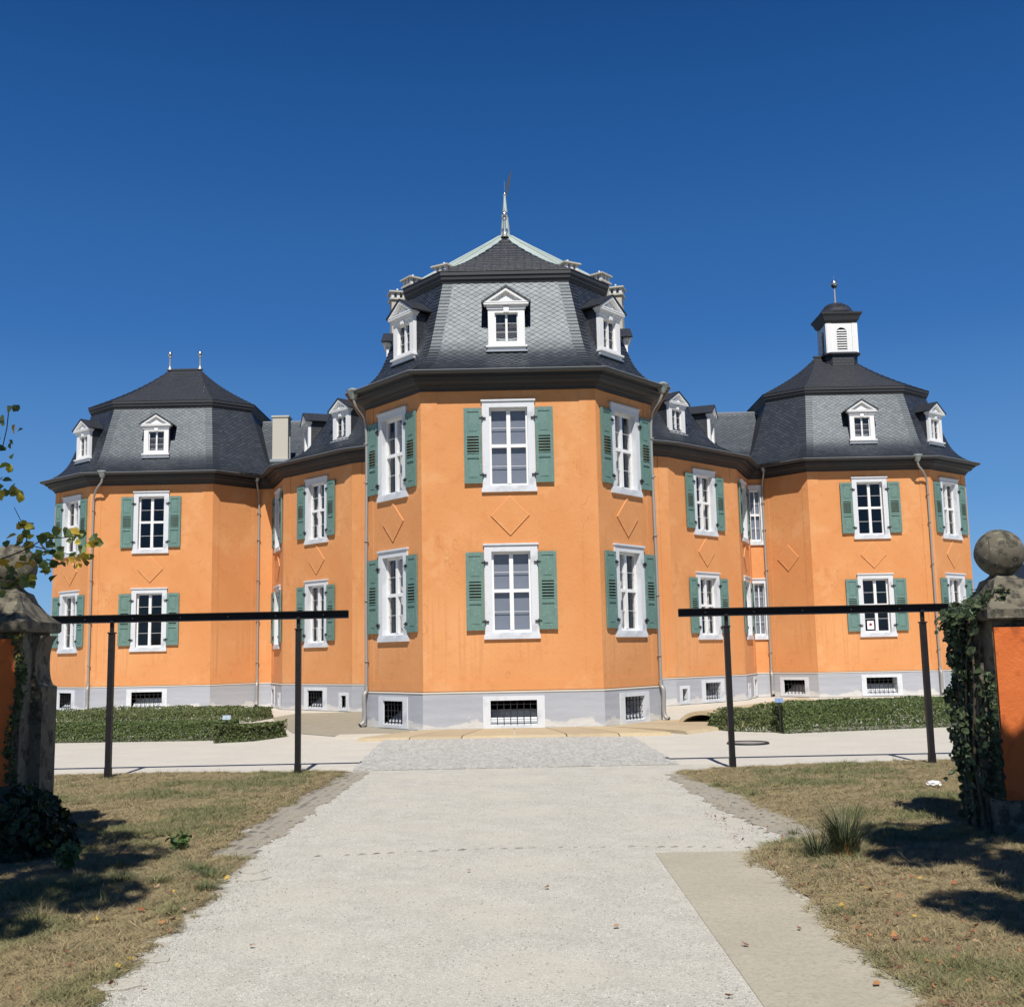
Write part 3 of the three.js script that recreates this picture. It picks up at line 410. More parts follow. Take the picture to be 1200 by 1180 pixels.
// upper roofs of the pavilions: dark boarded break, then stepped slate courses rising to a short ridge
PAVS.forEach((f, i) => {
  mesh('break_cornice', boxUV(loft(f, [[-1.1, 11.02], [-1.03, 11.04], [-1.0, 11.12], [-0.97, 11.14], [-0.96, 11.22], [-0.93, 11.24], [-0.93, 11.32], [-1.0, 11.35]])), breakWood, palace);
  const d = DIRS[i], r0 = PU - 0.6, r1 = PU + 0.6, base = 11.33, top = 13.2, courses = 15, pos = [], uv = [];
  const ring = (t, k) => f.map((e) => { const o = -0.92, p = [e.p[0] + e.mp[0] * o, e.p[1] + e.mp[1] * o], u = p[0] * d[0] + p[1] * d[1], g = clamp(u, r0, r1), R0 = u > PU ? r1 : r0, tx = d[0] * R0, tz = d[1] * R0; return V3(lerp(p[0], tx, t), base + (top - base) * (0.8 * t + 0.2 * t * t * t) + k, lerp(p[1], tz, t)); });
  for (let c = 0; c < courses; c++) { const a = ring(c / courses, 0.028), b = ring((c + 1) / courses, 0.004), z0 = ring(c / courses, 0); for (let j = 0; j < a.length; j++) { const m = (j + 1) % a.length; for (const [A, B, C, D] of [[a[j], a[m], b[m], b[j]], [z0[j], z0[m], a[m], a[j]]]) { for (const v of [A, B, C, A, C, D]) pos.push(v.x, v.y, v.z); const w = A.distanceTo(B), h = A.distanceTo(D); for (const [x, y] of [[0, 0], [w, 0], [w, h], [0, 0], [w, h], [0, h]]) uv.push(x + j * 0.37, y + c * 0.12); } } }
  const g = new THREE.BufferGeometry(); g.setAttribute('position', new THREE.Float32BufferAttribute(pos, 3)); g.setAttribute('uv', new THREE.Float32BufferAttribute(uv, 2)); g.computeVertexNormals(); mesh('upper_roof', g, slate, palace);
  const cap = mesh('ridge_capping', boxUV(bx(d[0] ? 1.4 : 0.14, 0.06, d[0] ? 0.14 : 1.4)), breakWood, palace); cap.position.set(d[0] * PU, top + 0.01, d[1] * PU);
  if (i !== 1) for (const u of [r0, r1]) finial(d[0] * u, top, d[1] * u, 1);
});
function finial(x, y, z, k) { const g = grp('finial', palace); g.position.set(x, y, z); g.scale.setScalar(k); mesh('rod', boxUV(new THREE.LatheGeometry([[0.12, 0], [0.06, 0.1], [0.04, 0.16], [0.035, 0.5], [0.06, 0.52], [0.06, 0.55], [0.02, 0.58]].map(([a, b]) => new THREE.Vector2(a, b)), 12)), zinc, g); mesh('ball', new THREE.SphereGeometry(0.1, 20, 14).translate(0, 0.66, 0), silver, g); mesh('tip', boxUV(new THREE.ConeGeometry(0.015, 0.14, 8).translate(0, 0.82, 0)), silver, g); }

// dormers
const cheekG = boxUV(bar(-0.03, 0.03, 0.0, 1.22, -1.15, -0.1));
const DG = (() => {
  const fr = rect(-0.475, 0.475, 0.07, 1.12); rectHole(fr, -0.3, 0.3, 0.17, 0.97);
  const tri = (w, h, y) => poly([[-w, y], [w, y], [0, y + h]]), ped = tri(0.6, 0.4, 1.22); ped.holes.push(new THREE.Path([[-0.44, 1.255], [0, 1.545], [0.44, 1.255]].map((p) => new THREE.Vector2(...p))));
  const ped2 = tri(0.25, 0.165, 1.275);
  const slab = (s) => { const g = bx(0.76, 0.045, 1.75).rotateZ(-s * 0.588); return g.translate(s * 0.315, 1.445, -0.745); };
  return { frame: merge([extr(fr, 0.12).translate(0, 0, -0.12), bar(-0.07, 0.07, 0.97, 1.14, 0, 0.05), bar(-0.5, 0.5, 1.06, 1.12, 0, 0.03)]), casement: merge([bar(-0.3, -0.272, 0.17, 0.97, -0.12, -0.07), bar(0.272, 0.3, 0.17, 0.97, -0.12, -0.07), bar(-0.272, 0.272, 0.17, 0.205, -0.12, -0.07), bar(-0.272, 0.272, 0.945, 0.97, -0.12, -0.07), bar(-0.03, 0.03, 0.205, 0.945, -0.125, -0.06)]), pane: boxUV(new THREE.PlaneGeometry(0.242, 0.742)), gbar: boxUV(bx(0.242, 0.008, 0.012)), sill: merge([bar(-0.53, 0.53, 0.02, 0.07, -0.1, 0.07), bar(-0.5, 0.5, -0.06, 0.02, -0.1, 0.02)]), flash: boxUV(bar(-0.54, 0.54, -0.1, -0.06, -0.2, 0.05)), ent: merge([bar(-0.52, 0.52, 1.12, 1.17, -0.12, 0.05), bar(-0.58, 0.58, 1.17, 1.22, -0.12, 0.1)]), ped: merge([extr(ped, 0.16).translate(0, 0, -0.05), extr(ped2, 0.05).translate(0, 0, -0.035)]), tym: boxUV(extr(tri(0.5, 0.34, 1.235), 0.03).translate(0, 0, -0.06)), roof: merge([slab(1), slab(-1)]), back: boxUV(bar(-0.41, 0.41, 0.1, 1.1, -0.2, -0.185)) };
})();
function dormer(e, x, h, out) {
  const g = grp('dormer', palace); place(g, e, x, h, out); g.scale.set(0.95, 0.93, 1);
  mesh('window_frame', DG.frame, whitePaint, g); mesh('casement', DG.casement, whitePaint, g); mesh('sill', DG.sill, whitePaint, g); mesh('lead_flashing', DG.flash, zinc, g); mesh('entablature', DG.ent, whitePaint, g); mesh('pediment', DG.ped, whitePaint, g); mesh('tympanum', DG.tym, whitePaint, g); mesh('dormer_roof', DG.roof, slate, g); mesh('attic_dark_panel', DG.back, breakWood, g);  // last piece: a near-black panel paints the attic's darkness behind the panes
  for (const s of [-1, 1]) { mesh('cheek', cheekG, slate, g).position.x = s * 0.447; const p = mesh('pane', DG.pane, glass, g); p.position.set(s * 0.151, 0.575, -0.095); p.rotation.set(R(-0.01, 0.01), R(-0.02, 0.02), 0); for (const y of [0.46, 0.7]) mesh('glazing_bar', DG.gbar, whitePaint, g).position.set(s * 0.151, y, -0.09); }
}
for (const e of [E.front, E.chamL, E.chamR, E.sideL, E.sideR, E.flankL, E.flankR, E.outerL, E.outerR]) dormer(e, 0, 9.14, -0.32);
for (const k of ['L', 'R']) { dormer(E['B' + k], 0, 9.12, -0.98); dormer(E['C' + k], 0, 9.12, -0.98); }

// rainwater pipes with hopper heads
function downpipe(e, x, knee, hop = true) {
  const g = grp('downpipe', palace), P = (xx, o, y) => e.at(xx, o, y);
  const pts = knee === 'arc' ? [P(x - 0.42 * Math.sign(x), 0.45, 8.3), P(x - 0.4 * Math.sign(x), 0.43, 8.1), P(x - 0.2 * Math.sign(x), 0.3, 7.9), P(x - 0.02 * Math.sign(x), 0.12, 7.6), P(x, 0.09, 7.2), P(x, 0.09, 4), P(x, 0.09, 0.95)] : [P(x, 0.45, 8.3), P(x, 0.42, 8.12), P(x, 0.14, 7.8), P(x, 0.09, 7.6), P(x, 0.09, 4), P(x, 0.09, 0.95)];
  mesh('pipe', boxUV(tube(pts, 0.038, 60, 10)), pipeMat, g); mesh('foot', boxUV(tube([P(x, 0.09, 1.0), P(x, 0.1, 0.86), P(x, 0.15, 0.78), P(x, 0.15, 0.2), P(x, 0.19, 0.1), P(x, 0.28, 0.05)], 0.055, 30, 10)), pipeMat, g);
  for (const y of [1.6, 3.1, 4.6, 6.1, 7.1]) { const b = mesh('bracket', boxUV(new THREE.TorusGeometry(0.056, 0.012, 6, 14).rotateX(Math.PI / 2)), pipeMat, g); b.position.copy(P(x, 0.09, y)); }
  if (hop) { const q = pts[0], h = mesh('hopper', boxUV(new THREE.CylinderGeometry(0.17, 0.08, 0.2, 4, 1).rotateY(Math.PI / 4)), hopperMat, g); h.position.set(q.x, 8.33, q.z); h.rotation.y = e.turn; const n = mesh('hopper_rim', boxUV(new THREE.CylinderGeometry(0.195, 0.195, 0.045, 4).rotateY(Math.PI / 4)), hopperMat, g); n.position.set(q.x, 8.455, q.z); n.rotation.y = e.turn; }
}
downpipe(E.chamL, -E.chamL.L / 2 + 0.1, 's'); downpipe(E.chamR, E.chamR.L / 2 - 0.1, 's');
downpipe(E.flankL, -E.flankL.L / 2 + 0.14, 'arc'); downpipe(E.flankR, E.flankR.L / 2 - 0.14, 'arc');
downpipe(E.DL, -0.24, 's'); downpipe(E.DR, 0.25, 's');

// chimneys, tower drum with verdigris roof, spire, lantern
function chimney(x, z, y0, y1, turn) {
  const g = grp('chimney', palace); g.position.set(x, 0, z); g.rotation.y = turn;
  mesh('stack', merge([bx(0.52, y1 - y0 - 0.45, 0.52, 0, (y0 + y1 - 0.45) / 2, 0), bx(0.66, 0.07, 0.66, 0, y1 - 0.43, 0)]), cream, g);
  for (const [a, b] of [[1, 1], [1, -1], [-1, 1], [-1, -1], [0, 1], [0, -1], [1, 0], [-1, 0]]) mesh('cap_post', boxUV(bx(0.11, 0.22, 0.11, a * 0.22, y1 - 0.285, b * 0.22)), whiteStone, g);
  mesh('cap_slab', merge([bx(0.72, 0.055, 0.72, 0, y1 - 0.147, 0), new THREE.ConeGeometry(0.48, 0.12, 4).rotateY(Math.PI / 4).translate(0, y1 - 0.06, 0)]), cream, g); mesh('knob', new THREE.SphereGeometry(0.045, 10, 8).translate(0, y1 + 0.03, 0), whiteStone, g);
}
for (const [th, h] of [[31, 16.0], [53, 15.95], [76, 15.95], [104, 16.0], [127, 16.0], [149, 16.0]]) for (const s of [-1, 1]) { const t = th * Math.PI / 180; chimney(s * 4.42 * Math.sin(t), 4.42 * Math.cos(t), 12.6, h, s * t); }
{ const n = 16, ringG = (list) => boxUV(new THREE.LatheGeometry(list.map(([a, b]) => new THREE.Vector2(a, b)), n, Math.PI / n).toNonIndexed()); const flat = (g) => { g.computeVertexNormals(); return boxUV(g); };
  mesh('tower_drum', flat(ringG([[4.25, 10.9], [4.25, 13.2]])), slate, palace); mesh('tower_roof_slope', flat(ringG([[4.7, 13.15], [4.6, 13.3], [4.2, 14.0], [3.9, 15.0], [3.75, 15.8]])), slate, palace);
  mesh('copper_roof', flat(ringG([[3.95, 15.75], [3.9, 16.0], [2.4, 17.0], [1.2, 17.8], [0.3, 18.42], [0, 18.5]])), copper, palace);
  for (let k = 0; k < n; k++) { const a = (k + 0.5) / n * 2 * Math.PI, f = (r, y) => V3(Math.sin(a) * r, y, Math.cos(a) * r); mesh('copper_seam', boxUV(tube([f(3.88, 16.02), f(2.4, 17.02), f(1.2, 17.82), f(0.3, 18.44)], 0.035, 10, 6)), copper, palace); }
  const sp = grp('spire', palace); mesh('spire_cone', boxUV(new THREE.LatheGeometry([[0.27, 18.3], [0.2, 18.5], [0.17, 18.9], [0.11, 19.5], [0.06, 20.0], [0.04, 20.25]].map(([a, b]) => new THREE.Vector2(a, b)), 8)), copper, sp); mesh('spire_ball', new THREE.SphereGeometry(0.08, 16, 12).translate(0, 20.27, 0), silver, sp);
  mesh('weather_vane', boxUV(extr(poly([[0, 0], [0.06, 0.1], [0.2, 0.9], [0.24, 1.15], [0.12, 0.85], [0.02, 0.5]]), 0.02).translate(0.08, 20.2, 0)), iron, sp); mesh('vane_rod', boxUV(new THREE.CylinderGeometry(0.02, 0.025, 0.6, 8).translate(0, 20.55, 0)), silver, sp);
}
{ // slender rendered chimney on the slope between the wing and its pavilion
  const g = grp('chimney', palace); g.position.set(-8.56, 0, 2.15); mesh('stack', boxUV(bx(0.58, 2.5, 0.55, 0, 9.42, 0)), cream, g); mesh('cap_slab', boxUV(bx(0.66, 0.06, 0.62, 0, 10.7, 0)), cream, g); mesh('lead_flashing', merge([bx(0.72, 0.1, 0.1, 0, 9.02, 0.31), bx(0.05, 0.9, 0.06, 0.33, 9.5, 0.1).rotateZ(0)]), zinc, g);
}
{ // louvred lantern
  const L = grp('lantern', palace); L.position.set(13.2, -0.28, 0);
  const oct = (w, c) => poly([[-w + c, -w], [w - c, -w], [w, -w + c], [w, w - c], [w - c, w], [-w + c, w], [-w, w - c], [-w, -w + c]]), up = (s, y, h) => extr(s, h).rotateX(-Math.PI / 2).translate(0, y, 0);
  mesh('lantern_base', merge([up(oct(0.62, 0.2), 12.3, 1.15), up(oct(0.72, 0.22), 13.42, 0.07)]), slate, L);
  mesh('lantern_core', boxUV(up(oct(0.5, 0.18), 13.45, 1.25)), slate, L);
  for (let k = 0; k < 4; k++) {
    const f = new THREE.Group(); const s = rect(-0.58, 0.58, 13.49, 14.68); const a = new THREE.Path(); a.moveTo(-0.2, 13.56); a.lineTo(-0.2, 14.32); a.absarc(0, 14.32, 0.2, Math.PI, 0, true); a.lineTo(0.2, 13.56); a.closePath(); s.holes.push(a);
    const rot = (g) => g.rotateY(k * Math.PI / 2), light = whitePaint;
    mesh('panel', boxUV(rot(extr(s, 0.05).translate(0, 0, 0.545))), light, L);
    for (const sx of [-1, 1]) mesh('pilaster', boxUV(rot(bar(sx * 0.5 - 0.1, sx * 0.5 + 0.1, 13.49, 14.68, 0.595, 0.63))), light, L);
    for (let j = 0; j < 9; j++) mesh('louvre_slat', boxUV(rot(bx(0.42, 0.075, 0.014).rotateX(-0.75).translate(0, 13.6 + j * 0.1, 0.56))), light, L);
  }
  mesh('lantern_cornice', boxUV(new THREE.LatheGeometry([[0.8, 14.66], [0.88, 14.74], [0.96, 14.8], [1.04, 14.95], [1.13, 15.04], [1.14, 15.1], [0.7, 15.2]].map(([a, b]) => new THREE.Vector2(a, b)), 4, Math.PI / 4).toNonIndexed()), breakWood, L); L.children.at(-1).geometry.computeVertexNormals();
  mesh('lantern_cap', boxUV(new THREE.LatheGeometry([[0.78, 15.15], [0.7, 15.22], [0.62, 15.36], [0.5, 15.52], [0.34, 15.62], [0.1, 15.66], [0, 15.67]].map(([a, b]) => new THREE.Vector2(a, b)), 8, Math.PI / 8)), slate, L);
  mesh('rod', boxUV(new THREE.CylinderGeometry(0.035, 0.05, 0.75, 10).translate(0, 16.0, 0)), zinc, L); mesh('ball', new THREE.SphereGeometry(0.15, 20, 14).translate(0, 16.5, 0), silver, L); mesh('ball_cup', boxUV(new THREE.CylinderGeometry(0.15, 0.08, 0.12, 14).translate(0, 16.4, 0)), iron, L); mesh('tip', boxUV(new THREE.ConeGeometry(0.02, 0.22, 8).translate(0, 16.74, 0)), silver, L);
}
{ // notice behind the glass of one ground-floor window
  const e = E.flankR, n = tag(grp('paper_notice'), 'small white notice with a red disc behind a ground floor pane', 'notice'); const p = e.at(-0.22, -0.115, SILL1 + 0.42); n.position.set(p.x + PAL[0], p.y, p.z + PAL[1]); n.rotation.y = e.turn;
  mesh('sheet', boxUV(bx(0.24, 0.3, 0.004)), whitePaint, n); mesh('red_disc', boxUV(new THREE.CylinderGeometry(0.05, 0.05, 0.006, 20).rotateX(Math.PI / 2).translate(0, 0.02, 0.002)), std({ color: lin(0.3, 0.03, 0.05) }), n);
}

// ------------------------------------------------------------------ sandstone skirting slabs along the foot of the front
{
  const f = frames(OUT), foot = tag(grp('stone_skirting'), 'row of tan sandstone slabs bedded along the foot of the facade', 'skirting stones');
  const run = [[E.front, 6], [E.chamR, 3]];
  const far = (o) => o; let k = 0;
  for (const [e, n] of run) for (let i = 0; i < n; i++) {
    const t0 = i / n, t1 = (i + 1) / n, pos = [], W = 2.9, prof = [[0.05, 0.02], [1.4, 0.045], [2.6, 0.06], [2.82, 0.05], [W, -0.02]];
    const ex = (t, o) => { const m = e === E.front ? 0.3 : 0; return lerp(e.xl(o * (e === E.front ? 0.85 : 0.85)), e.xr(o * 0.85), t); };
    for (let j = 1; j < prof.length; j++) { const q = (t, p, s) => { const v = e.at(ex(t, p[0]) + s * 0.012, p[0], p[1]); return [v.x, v.y, v.z]; }; const A = q(t0, prof[j - 1], 1), B = q(t1, prof[j - 1], -1), C = q(t1, prof[j], -1), D = q(t0, prof[j], 1); pos.push(...A, ...C, ...B, ...A, ...D, ...C); const dn = (p) => [p[0], -0.03, p[2]]; pos.push(...A, ...dn(A), ...dn(D), ...A, ...dn(D), ...D, ...B, ...dn(C), ...dn(B), ...B, ...C, ...dn(C)); }
    const m = mesh('slab', boxUV(geoFrom(pos)), sandstone[k++ % 3], foot);
  }
  foot.position.set(PAL[0], 0, PAL[1]);
  // barrel-shaped coping stones with an open end
  const bar_ = tag(grp('barrel_coping'), 'barrel shaped sandstone coping with an open dark end by the hedge', 'coping');
  const A = V3(4.35, 0, -26.4), B = V3(8.3, 0, -32.6), dir = B.clone().sub(A), len = dir.length(), turn = Math.atan2(dir.x, dir.z);
  for (let i = 0; i < 6; i++) { const l = len / 6 - 0.012, s = new THREE.Shape(); s.absellipse(0, -0.04, 0.62, 0.34, 0, Math.PI, false, 0); s.absellipse(0, -0.04, 0.52, 0.25, Math.PI, 0, true, 0); const m = mesh('coping_stone', boxUV(extr(s, l)), sandstone[i % 3], bar_); m.position.copy(A).addScaledVector(dir, i / 6); m.rotation.y = turn; }
  const ps = tag(grp('threshold_slab'), 'pale stone slab set flush beside the foot of the downpipe', 'slab'); mesh('slab', boxUV(bx(1.15, 0.05, 0.95)), std({ map: courtMap, color: lin(1, 0.98, 0.95), roughness: 0.9 }), ps); ps.position.set(-3.35, -0.006, -24.6);
}
{ const m = tag(grp('manhole_cover'), 'round iron manhole cover set in the pale gravel court', 'manhole cover'); mesh('rim', boxUV(new THREE.TorusGeometry(0.36, 0.03, 6, 36).rotateX(Math.PI / 2)), iron, m); mesh('lid', boxUV(new THREE.CylinderGeometry(0.34, 0.34, 0.02, 32)), std({ color: lin(0.3, 0.28, 0.25), roughness: 0.8 }), m); m.position.set(4.25, -0.006, -20.8); }

// ------------------------------------------------------------------ steel gate frames
function gateFrame(label, x0, x1, posts, z, h) {
  const g = tag(grp('steel_gate_frame'), label, 'gate frame'); g.position.set((x0 + x1) / 2, 0, z); const cx = (x0 + x1) / 2;
  mesh('beam', merge([bar(x0 - cx, x1 - cx, h - 0.06, h + 0.06, -0.015, 0.0), bar(x0 - cx, x1 - cx, h + 0.045, h + 0.06, 0, 0.1), bar(x0 - cx, x1 - cx, h - 0.06, h - 0.045, 0, 0.1)]), gateSteel, g);
  for (const p of posts) { const q = mesh('post', merge([bx(0.08, h - 0.2, 0.08, p - cx, (h - 0.2) / 2, 0.02)]), gateSteel, g); mesh('neck', boxUV(bx(0.05, 0.2, 0.05, p - cx, h - 0.12, 0.02)), gateSteel, q); mesh('collar', boxUV(bx(0.105, 0.02, 0.105, p - cx, h - 0.21, 0.02)), gateSteel, q); mesh('foot_plate', boxUV(bx(0.09, 0.16, 0.09, p - cx, 0.07, 0.02)), gateSteel, q); }
  for (let x = x0 + 0.4; x < x1; x += 0.72) mesh('bolt', boxUV(new THREE.CylinderGeometry(0.011, 0.011, 0.012, 8).rotateX(Math.PI / 2).translate(x - cx, h, 0.005)), pipeMat, g);
}
gateFrame('dark steel beam on two posts beside the pillar with the leafy branch', -7.6, -2.5, [-6.06, -3.25], -16.8, 2.35);
gateFrame('dark steel beam on two posts beside the ivy covered pillar', 2.43, 7.4, [3.13, 6.03], -16.5, 2.26);

// ------------------------------------------------------------------ old gate pillars
function pillar(label, s, x, z, hc, slot) { // s = +1: body runs towards +x
  const g = tag(grp('gate_pillar'), label, 'gate pillar'); g.position.set(x, 0, z); const X = (a, b) => [Math.min(s * a, s * b), Math.max(s * a, s * b)], bb = (a, b, y0, y1, z0, z1) => bar(...X(a, b), y0, y1, z0, z1);
  mesh('pier', boxUV(bb(0.03, 0.5, 0, hc, -0.62, 0)), oldStone, g); mesh('base_block', boxUV(bb(-0.02, 0.56, 0, 0.32, -0.66, 0.04)), oldStone, g);
  mesh('panel', boxUV(bb(slot ? 0.035 : 0.08, 0.5, 0.322, hc - 0.06, -0.1, 0.03)), oldOrange, g); mesh('wall', boxUV(bb(0.5, 2.4, 0, hc - 0.03, -0.5, 0.02)), oldOrange, g); mesh('wall_coping', boxUV(bb(0.56, 2.5, hc - 0.03, hc + 0.1, -0.58, 0.1)), oldStone, g);
  const vo = slot ? 0.05 : 0.08, vol = new THREE.Shape(); vol.moveTo(0.06, 0.05); vol.lineTo(-vo, 0.05); vol.lineTo(-vo, 1.48); vol.lineTo(-vo + 0.04, 1.5); vol.quadraticCurveTo(0.0, 1.56, 0.0, 1.72); vol.quadraticCurveTo(0.0, 1.9, -0.07, hc - 0.03); vol.lineTo(0.06, hc - 0.03); vol.closePath();
  const vg = extr(vol, 0.34).translate(0, 0, -0.56); if (s < 0) vg.scale(-1, 1, 1); const vp = vg.attributes.position; if (s < 0) for (let i = 0; i < vp.count; i += 3) for (const k of ['x', 'y', 'z']) { const a = vp['get' + k.toUpperCase()](i + 1), b = vp['get' + k.toUpperCase()](i + 2); vp['set' + k.toUpperCase()](i + 1, b); vp['set' + k.toUpperCase()](i + 2, a); } vg.computeVertexNormals(); mesh('volute', boxUV(vg), oldStone, g);
  const c = new THREE.LatheGeometry([[0.5, 0], [0.52, 0.02], [0.52, 0.1], [0.46, 0.13], [0.36, 0.2], [0.27, 0.29], [0.22, 0.38], [0.16, 0.4], [0.12, 0.43], [0.1, 0.5]].map(([a, b]) => new THREE.Vector2(a, b)), 4, Math.PI / 4).toNonIndexed(); c.computeVertexNormals(); const cap = mesh('cap', boxUV(c.scale(0.9, 1, 1.1)), oldStone, g); cap.position.set(s * 0.29, hc, -0.31);
  const b = new THREE.IcosahedronGeometry(0.225, 12); const bp = b.attributes.position, v = V3(); for (let i = 0; i < bp.count; i++) { v.fromBufferAttribute(bp, i); const k = 1 + 0.012 * Math.sin(v.x * 23 + v.y * 17) + 0.008 * Math.sin(v.z * 41 + v.y * 31); bp.setXYZ(i, v.x * k, v.y * k, v.z * k); } const bm = mergeVertices(b); bm.computeVertexNormals(); mesh('ball', boxUV(bm), oldStone, g).position.set(s * 0.29, hc + 0.64, -0.31);
  if (slot) { mesh('letter_slot', boxUV(bb(0.38, 0.75, 1.68, 1.715, 0.012, 0.036)), black, g); }  // solid black strip paints the shade inside the slot, nothing is cut in
  return g;
}
pillar('weathered gate pillar with ball, beside the leafy branch', -1, -4.6, -10.5, 2.0, false);
pillar('weathered gate pillar with ball, smothered in ivy', 1, 4.33, -10.2, 1.92, true);

// ------------------------------------------------------------------ foliage
function leafMesh(name, list, mat, parent) { // list of {p, n, s, roll, c, asp}; each leaf a folded four-sided blade
  const pos = [], col = [], a = V3(), b = V3(), up = V3(0, 1, 0), t = V3();
  for (const l of list) {
    a.crossVectors(Math.abs(l.n.y) > 0.95 ? t.set(1, 0, 0) : up, l.n).normalize(); b.crossVectors(l.n, a).normalize(); const cr = Math.cos(l.roll), sr = Math.sin(l.roll), ax = a.clone().multiplyScalar(cr).addScaledVector(b, sr), bx_ = b.clone().multiplyScalar(cr).addScaledVector(a, -sr), w = l.s * (l.asp ?? 0.42), f = l.s * 0.14;
    const P = (u, v, h) => [l.p.x + ax.x * u + bx_.x * v + l.n.x * h, l.p.y + ax.y * u + bx_.y * v + l.n.y * h, l.p.z + ax.z * u + bx_.z * v + l.n.z * h];
    const base = P(0, -l.s * 0.5, 0), tip = P(0, l.s * 0.5, -f * 0.6), L1 = P(-w * 0.85, -l.s * 0.18, f), L2 = P(-w * 0.8, l.s * 0.12, f), R1 = P(w * 0.85, -l.s * 0.18, f), R2 = P(w * 0.8, l.s * 0.12, f), tri = l.s > 0.045 ? [base, tip, L2, base, L2, L1, base, R2, tip, base, R1, R2] : [base, tip, L1, base, R1, tip];
    for (const q of tri) { pos.push(...q); col.push(...l.c); }
  }
  return mesh(name, geoFrom(pos, col), mat, parent);
}
const leafMat = leafyMat({ vertexColors: true, transmission: 0.3, thickness: 0, roughness: 0.6 });
const rdir = (r) => { const z = r() * 2 - 1, a = r() * 6.283, k = Math.sqrt(1 - z * z); return V3(Math.cos(a) * k, z, Math.sin(a) * k); };
function green(r, dark, light, yellow) { const t = r(), y = r() < (yellow ?? 0); return y ? [0.42 + 0.15 * r(), 0.33 + 0.1 * r(), 0.03] : [lerp(dark[0], light[0], t), lerp(dark[1], light[1], t), lerp(dark[2], light[2], t)]; }

// clipped box hedges and the loose planting behind them
function hedge(name, label, corners, h, seed, n, loose) {
  const r = rngOf(seed), g = tag(grp(name), label, loose ? 'shrubs' : 'hedge'), cx = corners.reduce((a, c) => a + c[0], 0) / corners.length, cz = corners.reduce((a, c) => a + c[1], 0) / corners.length; g.position.set(cx, 0, cz);
  const C = corners.map(([x, z]) => [x - cx, z - cz]), top = (x, z) => h * (1 + (loose ? 0.35 : 0.1) * (fbm(((x * 0.21) % 1 + 1) % 1, ((z * 0.21) % 1 + 1) % 1, 6, seed, 4) - 0.5) * 2 + (loose ? 0.2 * Math.sin(x * 3.1 + z * 2) * 0.5 : 0));
  const stems = []; for (let k = 0, m = 0; k < 46 && m < 900; m++) { const a = lerp(Math.min(...C.map((c) => c[0])), Math.max(...C.map((c) => c[0])), r()), b = lerp(Math.min(...C.map((c) => c[1])), Math.max(...C.map((c) => c[1])), r()); if (!inPoly(a, b, C)) continue; k++; stems.push(tube([[a, 0, b], [a + R(-0.08, 0.08, r), h * 0.5, b + R(-0.08, 0.08, r)], [a + R(-0.15, 0.15, r), h * 0.95, b + R(-0.15, 0.15, r)]], 0.012, 6, 5, 0.4)); } mesh('stems', boxUV(mergeGeometries(stems.map((q) => prep(q)))), std({ color: lin(0.12, 0.1, 0.07), roughness: 1 }), g);
  const list = [], xs = C.map((c) => c[0]), zs = C.map((c) => c[1]), x0 = Math.min(...xs), x1 = Math.max(...xs), z0 = Math.min(...zs), z1 = Math.max(...zs); let guard = 0;
  const per = C.map((p, i) => { const q = C[(i + 1) % C.length]; return Math.hypot(q[0] - p[0], q[1] - p[1]); }), tot = per.reduce((a, b) => a + b), nm = frames(orient(C));
  while (list.length < n && guard++ < n * 20) {
    let p, nn; if (r() < 0.34) { const x = lerp(x0, x1, r()), z = lerp(z0, z1, r()); if (!inPoly(x, z, C)) continue; p = V3(x, top(x, z) * (0.08 + 0.88 * r()), z); nn = V3(0, 0.6, 0); } else if (r() < 0.5) { const x = lerp(x0, x1, r()), z = lerp(z0, z1, r()); if (!inPoly(x, z, C)) continue; p = V3(x, top(x, z) - 0.07 * r() * r(), z); nn = V3(0, 1, 0); }
    else { let t = r() * tot, i = 0; const e0 = nm; let acc = 0; const tt = r() * e0.reduce((a, e) => a + e.L, 0); while (acc + e0[i].L < tt) acc += e0[i++].L; const e = e0[i], x = tt - acc - e.L / 2, y = Math.pow(r(), 0.8); p = e.at(x, (loose ? -0.12 * y : 0) + 0.05 * (fbm((((x + i) * 0.3) % 1 + 1) % 1, y * 0.3, 9, seed + 3, 3) - 0.5) - 0.06 * r() * r(), 0); p.y = y * top(p.x, p.z); nn = V3(e.n[0], 0.25, e.n[1]).normalize(); }
    const d = rdir(r); list.push({ p, n: nn.clone().multiplyScalar(1.1).add(d).normalize(), s: R(0.03, 0.055, r) * (loose ? 1.15 : 1), roll: r() * 6.28, c: green(r, loose ? [0.05, 0.075, 0.02] : [0.055, 0.09, 0.02], loose ? [0.18, 0.22, 0.06] : [0.17, 0.23, 0.06], 0) });
  }
  leafMesh('foliage', list, leafMat, g); return g;
}
hedge('box_hedge', 'clipped box hedge in front of the facade with two roof finials', [[-13.5, -25.6], [-13.5, -24.7], [-6.25, -24.3], [-6.2, -25.2]], 0.38, 301, 36000);
hedge('low_shrubs', 'loose low shrubs at the bare end of the clipped hedge', [[-6.35, -24.9], [-6.3, -23.5], [-5.55, -23.9], [-5.1, -25.1], [-5.6, -25.9]], 0.3, 302, 12000, true);
hedge('low_shrubs', 'loose shrubs along the plinth behind the clipped hedge', [[-15, -34.5], [-14.5, -31.4], [-9.5, -30.2], [-7.3, -31.2], [-7.1, -33], [-9, -35.4]], 0.3, 303, 26000, true);
hedge('box_hedge', 'clipped box hedge in front of the facade with the roof lantern', [[5.5, -24.2], [5.45, -23.0], [9.3, -24.0], [14, -25], [14, -26.2], [9.3, -25.3]], 0.58, 304, 42000);
